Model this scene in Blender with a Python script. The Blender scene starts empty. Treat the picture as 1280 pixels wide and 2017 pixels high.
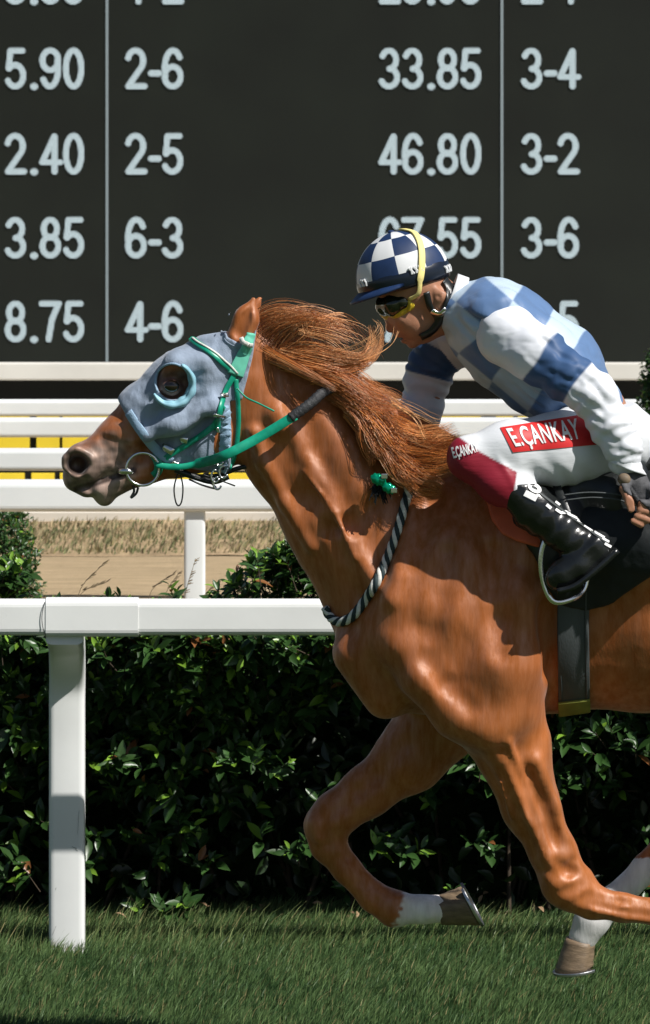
import bpy, math, random
import numpy as np
from mathutils import Vector, Matrix
from mathutils.bvhtree import BVHTree

random.seed(7)
rng = np.random.default_rng(7)
scene = bpy.context.scene
C = scene.collection
R = math.radians

# ---------------------------------------------------------------- camera, sky, sun
HC = 2.72            # camera height
FPX = 6960.0         # focal length in photo pixels (1280 wide)
HOR = 300.0          # horizon row of the photo
cam_d = bpy.data.cameras.new('camera')
cam_d.sensor_fit = 'HORIZONTAL'
cam_d.sensor_width = 36.0
cam_d.lens = FPX / 1280 * 36.0
cam_d.shift_y = -(1008.5 - HOR) / 1280
cam_d.clip_end = 2000
cam_d.dof.use_dof = True
cam_d.dof.focus_distance = 9.8
cam_d.dof.aperture_fstop = 22
cam = bpy.data.objects.new('camera', cam_d)
cam.location = (0, 0, HC)
cam.rotation_euler = (R(90), 0, 0)
C.objects.link(cam)
scene.camera = cam

SUN_EL, SUN_AZ = R(50), R(54)       # azimuth: to the right of the camera axis, behind the camera
world = bpy.data.worlds.new('World'); scene.world = world
world.use_nodes = True
wn = world.node_tree.nodes; wl = world.node_tree.links
sky = wn.new('ShaderNodeTexSky'); sky.sky_type = 'NISHITA'; sky.sun_disc = False
sky.sun_elevation = SUN_EL; sky.sun_rotation = math.pi - SUN_AZ
wl.new(sky.outputs['Color'], wn['Background'].inputs['Color'])
wn['Background'].inputs['Strength'].default_value = 0.05
sun_d = bpy.data.lights.new('sun', 'SUN'); sun_d.energy = 5.0; sun_d.angle = R(0.6)
sun_d.color = (1.0, 0.965, 0.92)
sun = bpy.data.objects.new('sun', sun_d); C.objects.link(sun)
SD = Vector((math.sin(SUN_AZ) * math.cos(SUN_EL), -math.cos(SUN_AZ) * math.cos(SUN_EL), math.sin(SUN_EL)))
sun.rotation_euler = SD.to_track_quat('Z', 'Y').to_euler()
sun.location = SD * 30
scene.view_settings.view_transform = 'Standard'
scene.view_settings.look = 'None'
scene.view_settings.exposure = 0.33
scene.view_settings.gamma = 1
scene.render.engine = 'CYCLES'
scene.cycles.use_denoising = True
scene.cycles.max_bounces = 6

# ---------------------------------------------------------------- helpers
YH = 9.75           # distance of the horse's middle plane

def W(px, py, Y=YH):
    """point at distance Y that stands at this photo pixel"""
    return np.array([(px - 640) * Y / FPX, Y, HC - (py - HOR) * Y / FPX])

def PX(V):
    V = np.asarray(V)
    return 640 + V[..., 0] * FPX / V[..., 1], HOR + (HC - V[..., 2]) * FPX / V[..., 1]

def tag(o, label=None, cat=None, group=None, kind=None):
    if label: o['label'] = label
    if cat: o['category'] = cat
    if group: o['group'] = group
    if kind: o['kind'] = kind
    return o

def empty(name, loc, label=None, cat=None, group=None):
    o = bpy.data.objects.new(name, None); C.objects.link(o)
    o.location = loc; o.empty_display_size = 0.1
    bpy.context.view_layer.update()
    return tag(o, label, cat, group)

def mesh(name, V, F, mat=None, parent=None, smooth=True, col=None, mats=None, midx=None):
    """V (n,3) world coordinates, F either an (m,k) array or a list of faces"""
    me = bpy.data.meshes.new(name)
    V = np.asarray(V, dtype=np.float32)
    off = np.zeros(3)
    if parent is not None:
        p = parent
        while p is not None:
            off = off + np.array(p.location); p = p.parent
    V = V - off.astype(np.float32)
    if isinstance(F, np.ndarray):
        n, k = F.shape
        me.vertices.add(len(V)); me.vertices.foreach_set('co', V.ravel())
        me.loops.add(n * k); me.loops.foreach_set('vertex_index', F.astype(np.int32).ravel())
        me.polygons.add(n)
        me.polygons.foreach_set('loop_start', np.arange(0, n * k, k, dtype=np.int32))
        me.polygons.foreach_set('loop_total', np.full(n, k, dtype=np.int32))
        me.update(calc_edges=True)
    else:
        me.from_pydata([tuple(map(float, v)) for v in V], [], [tuple(map(int, f)) for f in F])
        me.update()
    if col is not None:
        a = me.color_attributes.new('col', 'FLOAT_COLOR', 'POINT')
        c4 = np.ones((len(V), 4), dtype=np.float32); c4[:, :3] = col
        a.data.foreach_set('color', c4.ravel())
    for m in (mats or ([mat] if mat else [])): me.materials.append(m)
    if midx is not None: me.polygons.foreach_set('material_index', np.asarray(midx, dtype=np.int32))
    me.polygons.foreach_set('use_smooth', np.full(len(me.polygons), smooth))
    o = bpy.data.objects.new(name, me); C.objects.link(o)
    if parent is not None: o.parent = parent
    return o

class MB:
    """collects pieces into one mesh"""
    def __init__(s): s.v = []; s.f = []; s.m = []; s.n = 0
    def add(s, V, F, m=0):
        V = np.asarray(V, float); s.v.append(V)
        for f in F: s.f.append(tuple(int(i) + s.n for i in f)); s.m.append(m)
        s.n += len(V); return s
    def box(s, lo, hi, m=0, bev=0.0):
        lo = np.array(lo, float); hi = np.array(hi, float)
        if bev <= 0:
            V = [(x, y, z) for x in (lo[0], hi[0]) for y in (lo[1], hi[1]) for z in (lo[2], hi[2])]
            return s.add(V, [(0,1,3,2),(4,6,7,5),(0,4,5,1),(2,3,7,6),(0,2,6,4),(1,5,7,3)], m)
        b = bev; V = []; 
        prof = []
        n = 4
        for cx, cz, a0 in ((hi[1]-b, hi[2]-b, 0), (lo[1]+b, hi[2]-b, 90), (lo[1]+b, lo[2]+b, 180), (hi[1]-b, lo[2]+b, 270)):
            for i in range(n + 1):
                a = R(a0 + 90 * i / n); prof.append((cx + b * math.cos(a), cz + b * math.sin(a)))
        k = len(prof)
        for x in (lo[0], hi[0]):
            for (y, z) in prof: V.append((x, y, z))
        F = [(i, (i+1) % k, k + (i+1) % k, k + i) for i in range(k)]
        F += [tuple(range(k))[::-1], tuple(range(k, 2*k))]
        return s.add(V, F, m)
    def build(s, name, mat, parent=None, smooth=False, mats=None):
        V = np.concatenate(s.v)
        return mesh(name, V, s.f, mat, parent, smooth, mats=mats, midx=s.m if mats else None)

def catmull(P, n):
    P = np.asarray(P, float)
    if len(P) == 2: return P[0] + (P[1]-P[0]) * np.linspace(0, 1, n)[:, None]
    Q = np.vstack([2*P[0]-P[1], P, 2*P[-1]-P[-2]])
    t = np.linspace(0, len(P) - 1 - 1e-9, n); i = t.astype(int); u = (t - i)[:, None]
    a, b, c, d = Q[i], Q[i+1], Q[i+2], Q[i+3]
    return 0.5*((2*b)+(-a+c)*u+(2*a-5*b+4*c-d)*u*u+(-a+3*b-3*c+d)*u**3)

def nrm(v): return v / (np.linalg.norm(v, axis=-1, keepdims=True) + 1e-12)

def tube(P, rad, seg=8, flat=1.0, N=None, closed=False):
    """V,F of a tube along P; flat squeezes it along the normal N"""
    P = np.asarray(P, float); n = len(P); rad = np.broadcast_to(rad, (n,))
    T = nrm(np.roll(P, -1, 0) - np.roll(P, 1, 0)) if closed else nrm(np.gradient(P, axis=0))
    if N is None: N = np.tile([0.0, -1.0, 0.0], (n, 1)) + 1e-3
    N = np.broadcast_to(N, (n, 3))
    N = nrm(N - (N*T).sum(1, keepdims=True)*T); B = np.cross(T, N)
    a = np.linspace(0, 2*np.pi, seg, endpoint=False)
    V = (P[:, None] + rad[:, None, None]*(np.cos(a)[None, :, None]*B[:, None] + flat*np.sin(a)[None, :, None]*N[:, None])).reshape(-1, 3)
    F = []
    m = n if closed else n-1
    for i in range(m):
        i2 = (i+1) % n
        for j in range(seg):
            F.append((i*seg+j, i*seg+(j+1) % seg, i2*seg+(j+1) % seg, i2*seg+j))
    if not closed:
        F.append(tuple(range(seg))[::-1]); F.append(tuple(range((n-1)*seg, n*seg)))
    return V, F

def ribbon(P, N, width, thick):
    """strap with a rectangular section"""
    P = np.asarray(P, float); n = len(P); T = nrm(np.gradient(P, axis=0))
    N = np.broadcast_to(np.asarray(N, float), (n, 3)); N = nrm(N - (N*T).sum(1, keepdims=True)*T); B = np.cross(T, N)
    w = np.broadcast_to(width, (n,))[:, None]/2; t = thick/2
    ring = [(-1, -.6), (-.93, -1), (.93, -1), (1, -.6), (1, .6), (.93, 1), (-.93, 1), (-1, .6)]
    V = np.stack([P + a*w*B + b*t*N for a, b in ring], 1).reshape(-1, 3); k = len(ring); F = []
    for i in range(n-1):
        for j in range(k): F.append((i*k+j, i*k+(j+1) % k, (i+1)*k+(j+1) % k, (i+1)*k+j))
    F.append(tuple(range(k))[::-1]); F.append(tuple(range((n-1)*k, n*k)))
    return V, F

def bvh_of(o):
    me = o.data; off = Vector((0, 0, 0)); p = o.parent
    while p is not None: off += p.location; p = p.parent
    vs = [v.co + off + o.location for v in me.vertices]
    return BVHTree.FromPolygons(vs, [tuple(p.vertices) for p in me.polygons])

def cast(b, px, py, off=0.0):
    o = Vector((0, 0, HC)); d = Vector(W(px, py, 1.0)) - o; d.normalize()
    h = b.ray_cast(o, d)
    if h[0] is None: return None, None
    n = h[1]
    if n.dot(d) > 0: n = -n
    return np.array(h[0] + n*off), np.array(n)

def path_on(b, pts, n, off, pad=None):
    """photo pixels -> smooth path lying on a surface"""
    q = catmull([p[:2] for p in pts], n); P = []; N = []
    for x, y in q:
        l, m = cast(b, x, y, off)
        P.append(l if l is not None else None); N.append(m)
    ok = [i for i in range(n) if P[i] is not None]
    for i in range(n):
        if P[i] is None:
            j = min(ok, key=lambda k: abs(k-i)); P[i] = W(q[i][0], q[i][1], P[j][1]); N[i] = N[j]
    P = np.array(P); N = np.array(N)
    for _ in range(2):
        P[1:-1] = (P[:-2]+2*P[1:-1]+P[2:])/4; N[1:-1] = (N[:-2]+2*N[1:-1]+N[2:])/4
    return P, nrm(N)

# ---- implicit shapes ----
class Field:
    def __init__(s, xs, ys, zs):
        s.ax = [np.asarray(a, np.float32) for a in (xs, ys, zs)]
        s.d = np.full([len(a) for a in s.ax], 1.0, np.float32)
    def sub(s, lo, hi):
        sl = []; co = []
        for k, a in enumerate(s.ax):
            i0 = max(0, int(np.searchsorted(a, lo[k]))-1); i1 = min(len(a), int(np.searchsorted(a, hi[k]))+1)
            if i1 <= i0: return None, None
            sl.append(slice(i0, i1)); sh = [1, 1, 1]; sh[k] = -1; co.append(a[i0:i1].reshape(sh))
        return tuple(sl), co
    def merge(s, sl, new, k, mode):
        d = s.d[sl]
        if mode == 'cut': d = -d
        h = np.maximum(k-np.abs(d-new), 0)/k
        r = np.minimum(d, new)-h*h*k*0.25
        s.d[sl] = -r if mode == 'cut' else r
    def cone(s, a, b, ra, rb, ys=1.0, k=0.02, mode='add'):
        a = np.array(a, float); b = np.array(b, float); m = max(ra, rb)*max(1, ys)+k+0.02
        sl, (x, y, z) = s.sub(np.minimum(a, b)-m, np.maximum(a, b)+m)
        if sl is None: return
        ay, by = a[1]/ys, b[1]/ys; y = y/ys
        dx, dy, dz = b[0]-a[0], by-ay, b[2]-a[2]; L = dx*dx+dy*dy+dz*dz+1e-9
        t = np.clip(((x-a[0])*dx+(y-ay)*dy+(z-a[2])*dz)/L, 0, 1)
        new = np.sqrt((x-a[0]-t*dx)**2+(y-ay-t*dy)**2+(z-a[2]-t*dz)**2)-(ra+(rb-ra)*t)
        s.merge(sl, (new*min(1, ys*1.2)).astype(np.float32), k, mode)
    def chain(s, pts, k=0.02, mode='add', base=YH):
        """pts: (px, py, depth offset, radius px, y scale)"""
        q = []
        for p in pts:
            Y = base+p[2]; q.append((W(p[0], p[1], Y), p[3]*Y/FPX, p[4] if len(p) > 4 else 1.0))
        if len(q) == 1: q.append((q[0][0]+[1e-4, 0, 0], q[0][1], q[0][2]))
        for (a, ra, ya), (b, rb, yb) in zip(q[:-1], q[1:]): s.cone(a, b, ra, rb, (ya+yb)/2, k, mode)
    def surf(s, px, py):
        Ys = s.ax[1]; Y = np.linspace(Ys[0], Ys[-1], 400)
        x = (px-640)*Y/FPX; z = HC-(py-HOR)*Y/FPX
        i = [np.clip(np.searchsorted(a, v), 1, len(a)-1) for a, v in zip(s.ax, (x, Y, z))]
        v = s.d[i[0], i[1], i[2]]; w = np.where(v < 0)[0]
        return float(Y[w[0]]) if len(w) else None
    def bump(s, pts, r, out, k=None, cut=False):
        """raise (or groove) the camera-side surface along pixels"""
        q = []
        for p in pts:
            rr = (p[2] if len(p) > 2 else r)
            Y = s.surf(p[0], p[1])
            if Y is None: continue
            rm = rr*Y/FPX
            q.append((W(p[0], p[1], Y + (rm-out if not cut else out-rm)), rm))
        if len(q) == 1: q.append((q[0][0]+[1e-4, 0, 0], q[0][1]))
        for (a, ra), (b, rb) in zip(q[:-1], q[1:]):
            s.cone(a, b, ra, rb, 1, k or max(out*2.2, 0.008), 'cut' if cut else 'add')
    def polycut(s, poly, Y=YH-0.12):
        x = s.ax[0][:, None]; z = s.ax[2][None, :]
        m = -poly_sd(640+x*FPX/Y+0*z, HOR+(HC-z)*FPX/Y+0*x, poly)*Y/FPX
        s.d = np.maximum(s.d, m[:, None, :]).astype(np.float32)
    def wrinkle(s, fn, band=0.03):
        i = np.where(np.abs(s.d) < band)
        s.d[i] += fn(s.ax[0][i[0]], s.ax[1][i[1]], s.ax[2][i[2]]).astype(np.float32)
    def crop(s, lo, hi):
        sl, _ = s.sub(lo, hi)
        f = Field(*[a[q] for a, q in zip(s.ax, sl)]); f.d = s.d[sl].copy(); return f
    def polymask(s, poly, r=0.004, Y=YH-0.12):
        x = s.ax[0][:, None]; z = s.ax[2][None, :]
        px = 640+x*FPX/Y+0*z; py = HOR+(HC-z)*FPX/Y+0*x
        m = poly_sd(px, py, poly)*Y/FPX
        b = m[:, None, :]; d = s.d; k = r
        h = np.maximum(k-np.abs(d-b), 0)/k
        s.d = (np.maximum(d, b)+h*h*k*0.25).astype(np.float32)
    def mesh(s, it=2):
        d = s.d.copy(); d[0] = 1; d[-1] = 1; d[:, 0] = 1; d[:, -1] = 1; d[:, :, 0] = 1; d[:, :, -1] = 1
        I = (d < 0); u = I.astype(np.uint8)
        c = u[:-1, :-1, :-1].copy()
        for a in (0, 1):
            for b in (0, 1):
                for e in (0, 1):
                    if a+b+e: c += u[a:u.shape[0]-1+a, b:u.shape[1]-1+b, e:u.shape[2]-1+e]
        act = (c > 0) & (c < 8); idx = np.argwhere(act); N = len(idx)
        vid = np.full(act.shape, -1, np.int32); vid[act] = np.arange(N)
        acc = np.zeros((N, 3)); cnt = np.zeros(N)
        co = [(a, b, e) for a in (0, 1) for b in (0, 1) for e in (0, 1)]
        for p in co:
            for ax in range(3):
                if p[ax]: continue
                q = list(p); q[ax] = 1
                v0 = d[idx[:, 0]+p[0], idx[:, 1]+p[1], idx[:, 2]+p[2]]; v1 = d[idx[:, 0]+q[0], idx[:, 1]+q[1], idx[:, 2]+q[2]]
                m = (v0 < 0) != (v1 < 0); t = v0[m]/(v0[m]-v1[m]+1e-12)
                P = np.tile(np.array(p, float), (m.sum(), 1)); P[:, ax] += t
                acc[m] += P; cnt[m] += 1
        pos = idx+acc/cnt[:, None]
        V = np.stack([np.interp(pos[:, k], np.arange(len(s.ax[k])), s.ax[k]) for k in range(3)], 1)
        Q = []
        for ax in range(3):
            o1, o2 = [k for k in range(3) if k != ax]
            A = I[tuple(slice(0, -1) if k == ax else slice(None) for k in range(3))]
            B = I[tuple(slice(1, None) if k == ax else slice(None) for k in range(3))]
            e = np.argwhere(A != B); sgn = A[e[:, 0], e[:, 1], e[:, 2]]
            ok = (e[:, o1] > 0) & (e[:, o2] > 0) & (e[:, o1] < act.shape[o1]) & (e[:, o2] < act.shape[o2]); e = e[ok]; sgn = sgn[ok]
            def cell(a, b):
                g = e.copy(); g[:, o1] -= a; g[:, o2] -= b; return vid[g[:, 0], g[:, 1], g[:, 2]]
            q = np.stack([cell(0, 0), cell(1, 0), cell(1, 1), cell(0, 1)], 1)
            fl = sgn if ax != 1 else ~sgn
            q[~fl] = q[~fl][:, ::-1]; Q.append(q)
        Q = np.concatenate(Q)
        # a touch of smoothing
        for _ in range(it):
            S = np.zeros_like(V); n = np.zeros(len(V))
            for a, b in ((0, 1), (1, 2), (2, 3), (3, 0)):
                np.add.at(S, Q[:, a], V[Q[:, b]]); np.add.at(n, Q[:, a], 1)
                np.add.at(S, Q[:, b], V[Q[:, a]]); np.add.at(n, Q[:, b], 1)
            V = V*0.5+0.5*S/n[:, None]
        return V, Q

def poly_sd(px, py, poly):
    P = np.array(poly, float); d = np.full(np.shape(px), 1e9); ins = np.zeros(np.shape(px), bool)
    for a, b in zip(P, np.roll(P, -1, 0)):
        e = b-a; t = np.clip(((px-a[0])*e[0]+(py-a[1])*e[1])/(e@e+1e-9), 0, 1)
        d = np.minimum(d, np.hypot(px-a[0]-t*e[0], py-a[1]-t*e[1]))
        c = ((a[1] > py) != (b[1] > py)) & (px < (b[0]-a[0])*(py-a[1])/(b[1]-a[1]+1e-9)+a[0]); ins ^= c
    return np.where(ins, -d, d)

def seg_px(px, py, pts):
    """distance in pixels to a polyline and parameter along it"""
    best = np.full(np.shape(px), 1e9); par = np.zeros(np.shape(px))
    for i, (a, b) in enumerate(zip(pts[:-1], pts[1:])):
        a = np.array(a[:2], float); e = np.array(b[:2], float)-a
        t = np.clip(((px-a[0])*e[0]+(py-a[1])*e[1])/(e@e), 0, 1)
        q = np.hypot(px-a[0]-t*e[0], py-a[1]-t*e[1]); m = q < best
        best = np.where(m, q, best); par = np.where(m, i+t, par)
    return best, par

def grid(lo, hi, h): return [np.arange(lo[k], hi[k], h) for k in range(3)]

_w = [(rng.normal(size=3), rng.uniform(0, 6.28)) for _ in range(12)]
def wob(x, y, z, f):
    """smooth pseudo noise about -1..1"""
    s = 0
    for i, (k, p) in enumerate(_w): s = s+np.sin(f*(k[0]*x+k[1]*y+k[2]*z)*(1+0.12*i)+p)
    return s/4.0
def smooth01(a, b, x):
    t = np.clip((x-a)/(b-a), 0, 1); return t*t*(3-2*t)

# ---------------------------------------------------------------- materials
def mat(name, col=(.5, .5, .5), rough=.6, spec=.5, metal=0, var=0, vs=20, bump=0, bs=60, attr=False, stretch=None,
        sheen=0, coat=0, trans=0, emis=None, estr=1, col2=None, detail=4, rvar=0, coatr=.1, bump2=None, stint=None, coatior=1.5, streak=None):
    m = bpy.data.materials.new(name); m.use_nodes = True; nt = m.node_tree; N = nt.nodes; L = nt.links
    b = N['Principled BSDF']
    b.inputs['Roughness'].default_value = rough; b.inputs['Specular IOR Level'].default_value = spec
    b.inputs['Metallic'].default_value = metal
    if sheen: b.inputs['Sheen Weight'].default_value = sheen; b.inputs['Sheen Roughness'].default_value = .4
    if stint: b.inputs['Specular Tint'].default_value = (*stint, 1)
    if coat: b.inputs['Coat Weight'].default_value = coat; b.inputs['Coat IOR'].default_value = coatior; b.inputs['Coat Roughness'].default_value = coatr
    tc = N.new('ShaderNodeTexCoord'); mp = N.new('ShaderNodeMapping'); L.new(tc.outputs['Object'], mp.inputs['Vector'])
    if stretch:
        mp.inputs['Rotation'].default_value = stretch[0]; mp.inputs['Scale'].default_value = stretch[1]
    if attr:
        a = N.new('ShaderNodeVertexColor'); a.layer_name = 'col'; src = a.outputs['Color']
    else:
        r = N.new('ShaderNodeRGB'); r.outputs[0].default_value = (*col, 1); src = r.outputs[0]
    if var:
        nz = N.new('ShaderNodeTexNoise'); nz.inputs['Scale'].default_value = vs; nz.inputs['Detail'].default_value = detail
        L.new(mp.outputs['Vector'], nz.inputs['Vector'])
        mr = N.new('ShaderNodeMapRange'); mr.inputs['From Min'].default_value = .3; mr.inputs['From Max'].default_value = .7
        L.new(nz.outputs['Fac'], mr.inputs['Value'])
        if col2:
            mx = N.new('ShaderNodeMix'); mx.data_type = 'RGBA'; L.new(mr.outputs[0], mx.inputs['Factor'])
            L.new(src, mx.inputs['A']); mx.inputs['B'].default_value = (*col2, 1); src = mx.outputs['Result']
        else:
            mr.inputs['To Min'].default_value = 1-var; mr.inputs['To Max'].default_value = 1+var
            mx = N.new('ShaderNodeVectorMath'); mx.operation = 'SCALE'; L.new(src, mx.inputs[0]); L.new(mr.outputs[0], mx.inputs['Scale']); src = mx.outputs[0]
        if rvar:
            m2 = N.new('ShaderNodeMapRange'); m2.inputs['From Min'].default_value = .3; m2.inputs['From Max'].default_value = .7
            m2.inputs['To Min'].default_value = rough-rvar; m2.inputs['To Max'].default_value = rough+rvar
            L.new(nz.outputs['Fac'], m2.inputs['Value']); L.new(m2.outputs[0], b.inputs['Roughness'])
    if streak:
        m4 = N.new('ShaderNodeMapping'); m4.inputs['Rotation'].default_value = streak[1]; m4.inputs['Scale'].default_value = streak[2]
        n4 = N.new('ShaderNodeTexNoise'); n4.inputs['Scale'].default_value = streak[0]; n4.inputs['Detail'].default_value = 5; n4.inputs['Roughness'].default_value = .65
        L.new(tc.outputs['Object'], m4.inputs['Vector']); L.new(m4.outputs['Vector'], n4.inputs['Vector'])
        r4 = N.new('ShaderNodeMapRange'); r4.inputs['From Min'].default_value = .36; r4.inputs['From Max'].default_value = .66
        r4.inputs['To Min'].default_value = 0; r4.inputs['To Max'].default_value = streak[3]; L.new(n4.outputs['Fac'], r4.inputs['Value'])
        L.new(r4.outputs[0], b.inputs['Coat Weight'])
        r5 = N.new('ShaderNodeMapRange'); r5.inputs['From Min'].default_value = .3; r5.inputs['From Max'].default_value = .7
        r5.inputs['To Min'].default_value = .84; r5.inputs['To Max'].default_value = 1.14; L.new(n4.outputs['Fac'], r5.inputs['Value'])
        v5 = N.new('ShaderNodeVectorMath'); v5.operation = 'SCALE'; L.new(src, v5.inputs[0]); L.new(r5.outputs[0], v5.inputs['Scale']); src = v5.outputs[0]
    L.new(src, b.inputs['Base Color'])
    if bump:
        nb = N.new('ShaderNodeTexNoise'); nb.inputs['Scale'].default_value = bs; nb.inputs['Detail'].default_value = 3
        L.new(mp.outputs['Vector'], nb.inputs['Vector'])
        bp = N.new('ShaderNodeBump'); bp.inputs['Strength'].default_value = 1; bp.inputs['Distance'].default_value = bump
        L.new(nb.outputs['Fac'], bp.inputs['Height']); L.new(bp.outputs['Normal'], b.inputs['Normal'])
        if bump2:
            m3 = N.new('ShaderNodeMapping'); m3.inputs['Rotation'].default_value = bump2[2]; m3.inputs['Scale'].default_value = bump2[3]
            n3 = N.new('ShaderNodeTexNoise'); n3.inputs['Scale'].default_value = bump2[1]; n3.inputs['Detail'].default_value = 4
            L.new(tc.outputs['Object'], m3.inputs['Vector']); L.new(m3.outputs['Vector'], n3.inputs['Vector'])
            b3 = N.new('ShaderNodeBump'); b3.inputs['Distance'].default_value = bump2[0]; L.new(n3.outputs['Fac'], b3.inputs['Height'])
            L.new(bp.outputs['Normal'], b3.inputs['Normal']); L.new(b3.outputs['Normal'], b.inputs['Normal'])
    if trans:
        tr = N.new('ShaderNodeBsdfTranslucent'); L.new(src, tr.inputs['Color'])
        ms = N.new('ShaderNodeMixShader'); ms.inputs[0].default_value = trans
        L.new(b.outputs[0], ms.inputs[1]); L.new(tr.outputs[0], ms.inputs[2]); L.new(ms.outputs[0], N['Material Output'].inputs[0])
    if emis:
        b.inputs['Emission Color'].default_value = (*emis, 1); b.inputs['Emission Strength'].default_value = estr
    return m

# ---------------------------------------------------------------- materials of the place
M_turf = mat('turf', (.045, .075, .018), .9, .2, var=.4, vs=9, bump=.02, bs=120)
M_grass = mat('grass_blade', (.10, .16, .045), .5, .4, attr=True, trans=.25)
M_sand = mat('sand', (.53, .40, .245), .95, .1, var=.16, vs=3, bump=.03, bs=30, stretch=((0, 0, 0), (.5, 5, 1)), detail=8)
M_verge = mat('verge_soil', (.34, .25, .15), .95, .1, var=.3, vs=4, bump=.03, bs=25)
M_pave = mat('paving', (.62, .58, .50), .9, .2, var=.08, vs=2)
M_ground = mat('ground', (.12, .15, .06), .95, .1, var=.3, vs=.6)
M_white = mat('white_plastic', (.78, .79, .77), .32, .5, var=.05, vs=3.5, bump=.0004, bs=14, rvar=.06)
M_white2 = mat('white_rail_paint', (.73, .76, .75), .42, .5, var=.05, vs=3)
M_cream = mat('cream_beam', (.56, .545, .50), .6, .4, var=.06, vs=2)
M_dark = mat('dark_void', (.006, .007, .006), .8, .2)
M_screen = mat('screen_panel', (.0052, .0074, .0046), .55, .3, var=.3, vs=1.1, detail=6)
M_led = mat('led_light', (.02, .02, .02), .6, .2, emis=(.42, .51, .53), estr=1.0)
M_ledline = mat('led_line', (.02, .02, .02), .6, .2, emis=(.30, .36, .37), estr=.7)
M_leaf = mat('hedge_leaf', (.03, .07, .015), .36, .45, attr=True, trans=.16)
M_twig = mat('twig', (.045, .033, .022), .8, .2, var=.3, vs=40)
M_yellow = mat('yellow_panel', (.70, .52, .03), .5, .4, var=.08, vs=3)
M_straw = mat('dry_stalk', (.3, .24, .13), .8, .2, attr=True)
M_seam = mat('seam', (.04, .045, .04), .7, .3)
M_scuff = mat('scuff', (.30, .31, .29), .8, .2)

# ---------------------------------------------------------------- ground
def sheet(name, x0, x1, y0, y1, z, m, nx=1, ny=1, amp=0.0):
    xs = np.linspace(x0, x1, nx+1); ys = np.linspace(y0, y1, ny+1)
    X, Y = np.meshgrid(xs, ys, indexing='ij'); Z = z+amp*wob(X, Y, 0*X, 1.6)
    V = np.stack([X, Y, Z], -1).reshape(-1, 3); i = np.arange(nx)[:, None]*(ny+1)+np.arange(ny)[None]
    F = np.stack([i, i+ny+1, i+ny+2, i+1], -1).reshape(-1, 4)
    return tag(mesh(name, V, F, m), kind='structure')
sheet('ground', -600, 600, -200, 1500, -0.03, M_ground)
sheet('turf_track', -40, 40, -20, 13.0, 0.0, M_turf)
sheet('sand_track', -40, 40, 13.0, 23.8, 0.0, M_sand, 160, 60, .012)
sheet('verge', -40, 40, 23.8, 26.0, 0.006, M_verge, 120, 10, .02)
sheet('pavement', -40, 40, 26.12, 60, 0.02, M_pave)
kb = MB(); kb.box((-40, 26.0, -.02), (40, 26.12, .075), bev=.01)
tag(kb.build('kerb', M_pave), kind='structure')

# grass blades ------------------------------------------------------------
def blades(name, x0, x1, y0, y1, n, h0, h1, w, colA, colB, m, lean=.35, seg=3, ymask=None, z0=0):
    x = rng.uniform(x0, x1, n); y = rng.uniform(y0, y1, n)
    cl = wob(x, y, 0*x, 7)*.5+wob(x, y, 0*x, 19)*.5
    h = rng.uniform(h0, h1, n)*(1+.22*cl); h *= np.where(rng.random(n) < .03, 1.45, 1)
    a = rng.normal(0, .5, n); ln = np.abs(rng.normal(lean, .28, n))*h
    dx, dy = np.cos(a)*ln, np.sin(a)*ln
    fa = rng.uniform(0, np.pi, n); wx, wy = np.cos(fa)*w/2, np.sin(fa)*w/2*1.0
    V = np.zeros((n, 2*seg+1, 3))
    for k in range(seg):
        t = k/seg; s = 1-.75*t**2
        cx = x+dx*t**1.7; cy = y+dy*t**1.7; cz = z0+h*t*(1-.12*t)
        V[:, 2*k] = np.stack([cx-wx*s, cy-wy*s, cz], 1); V[:, 2*k+1] = np.stack([cx+wx*s, cy+wy*s, cz], 1)
    V[:, -1] = np.stack([x+dx, y+dy, z0+h*.88], 1)
    F = []
    for k in range(seg-1): F.append([2*k, 2*k+1, 2*k+3, 2*k+2])
    F.append([2*seg-2, 2*seg-1, 2*seg, 2*seg])
    # triangles at the tip are written as quads split in two to keep one array
    V = np.concatenate([V, V[:, -1:]+np.array([.0004, 0, 0])], 1)
    F[-1][3] = 2*seg+1; F[-1] = [2*seg-2, 2*seg-1, 2*seg+1, 2*seg]
    k = V.shape[1]; F = (np.array(F)[None]+np.arange(n)[:, None, None]*k).reshape(-1, 4)
    mix = np.clip(.5+.35*cl+rng.normal(0, .28, n), 0, 1)[:, None]
    c = np.array(colA)*(1-mix)+np.array(colB)*mix; c *= rng.uniform(.75, 1.25, (n, 1))
    dry = rng.random(n) < .05; c[dry] = np.array([.30, .26, .12])
    col = np.repeat(c, k, 0)
    return tag(mesh(name, V.reshape(-1, 3), F, m, col=col), kind='stuff')
g = blades('grass', -1.7, 1.9, 10.2, 12.9, 140000, .022, .060, .0036, (.036, .088, .027), (.155, .24, .085), M_grass)
tag(g, 'short dense green turf grass in front of the hedge', 'grass')
g3 = blades('tall_grass', -1.7, 1.9, 12.0, 12.42, 2600, .05, .105, .0034, (.07, .13, .03), (.26, .31, .12), M_grass, lean=.4)
tag(g3, 'fringe of taller grass blades along the foot of the hedge', 'grass')
g2 = blades('dry_grass', -5, 6, 23.9, 25.9, 15000, .012, .075, .014, (.10, .135, .055), (.38, .30, .18), M_straw, lean=.3)
tag(g2, 'strip of dry straw coloured grass and low weeds between the sand track and the kerb', 'dry grass')

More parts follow.
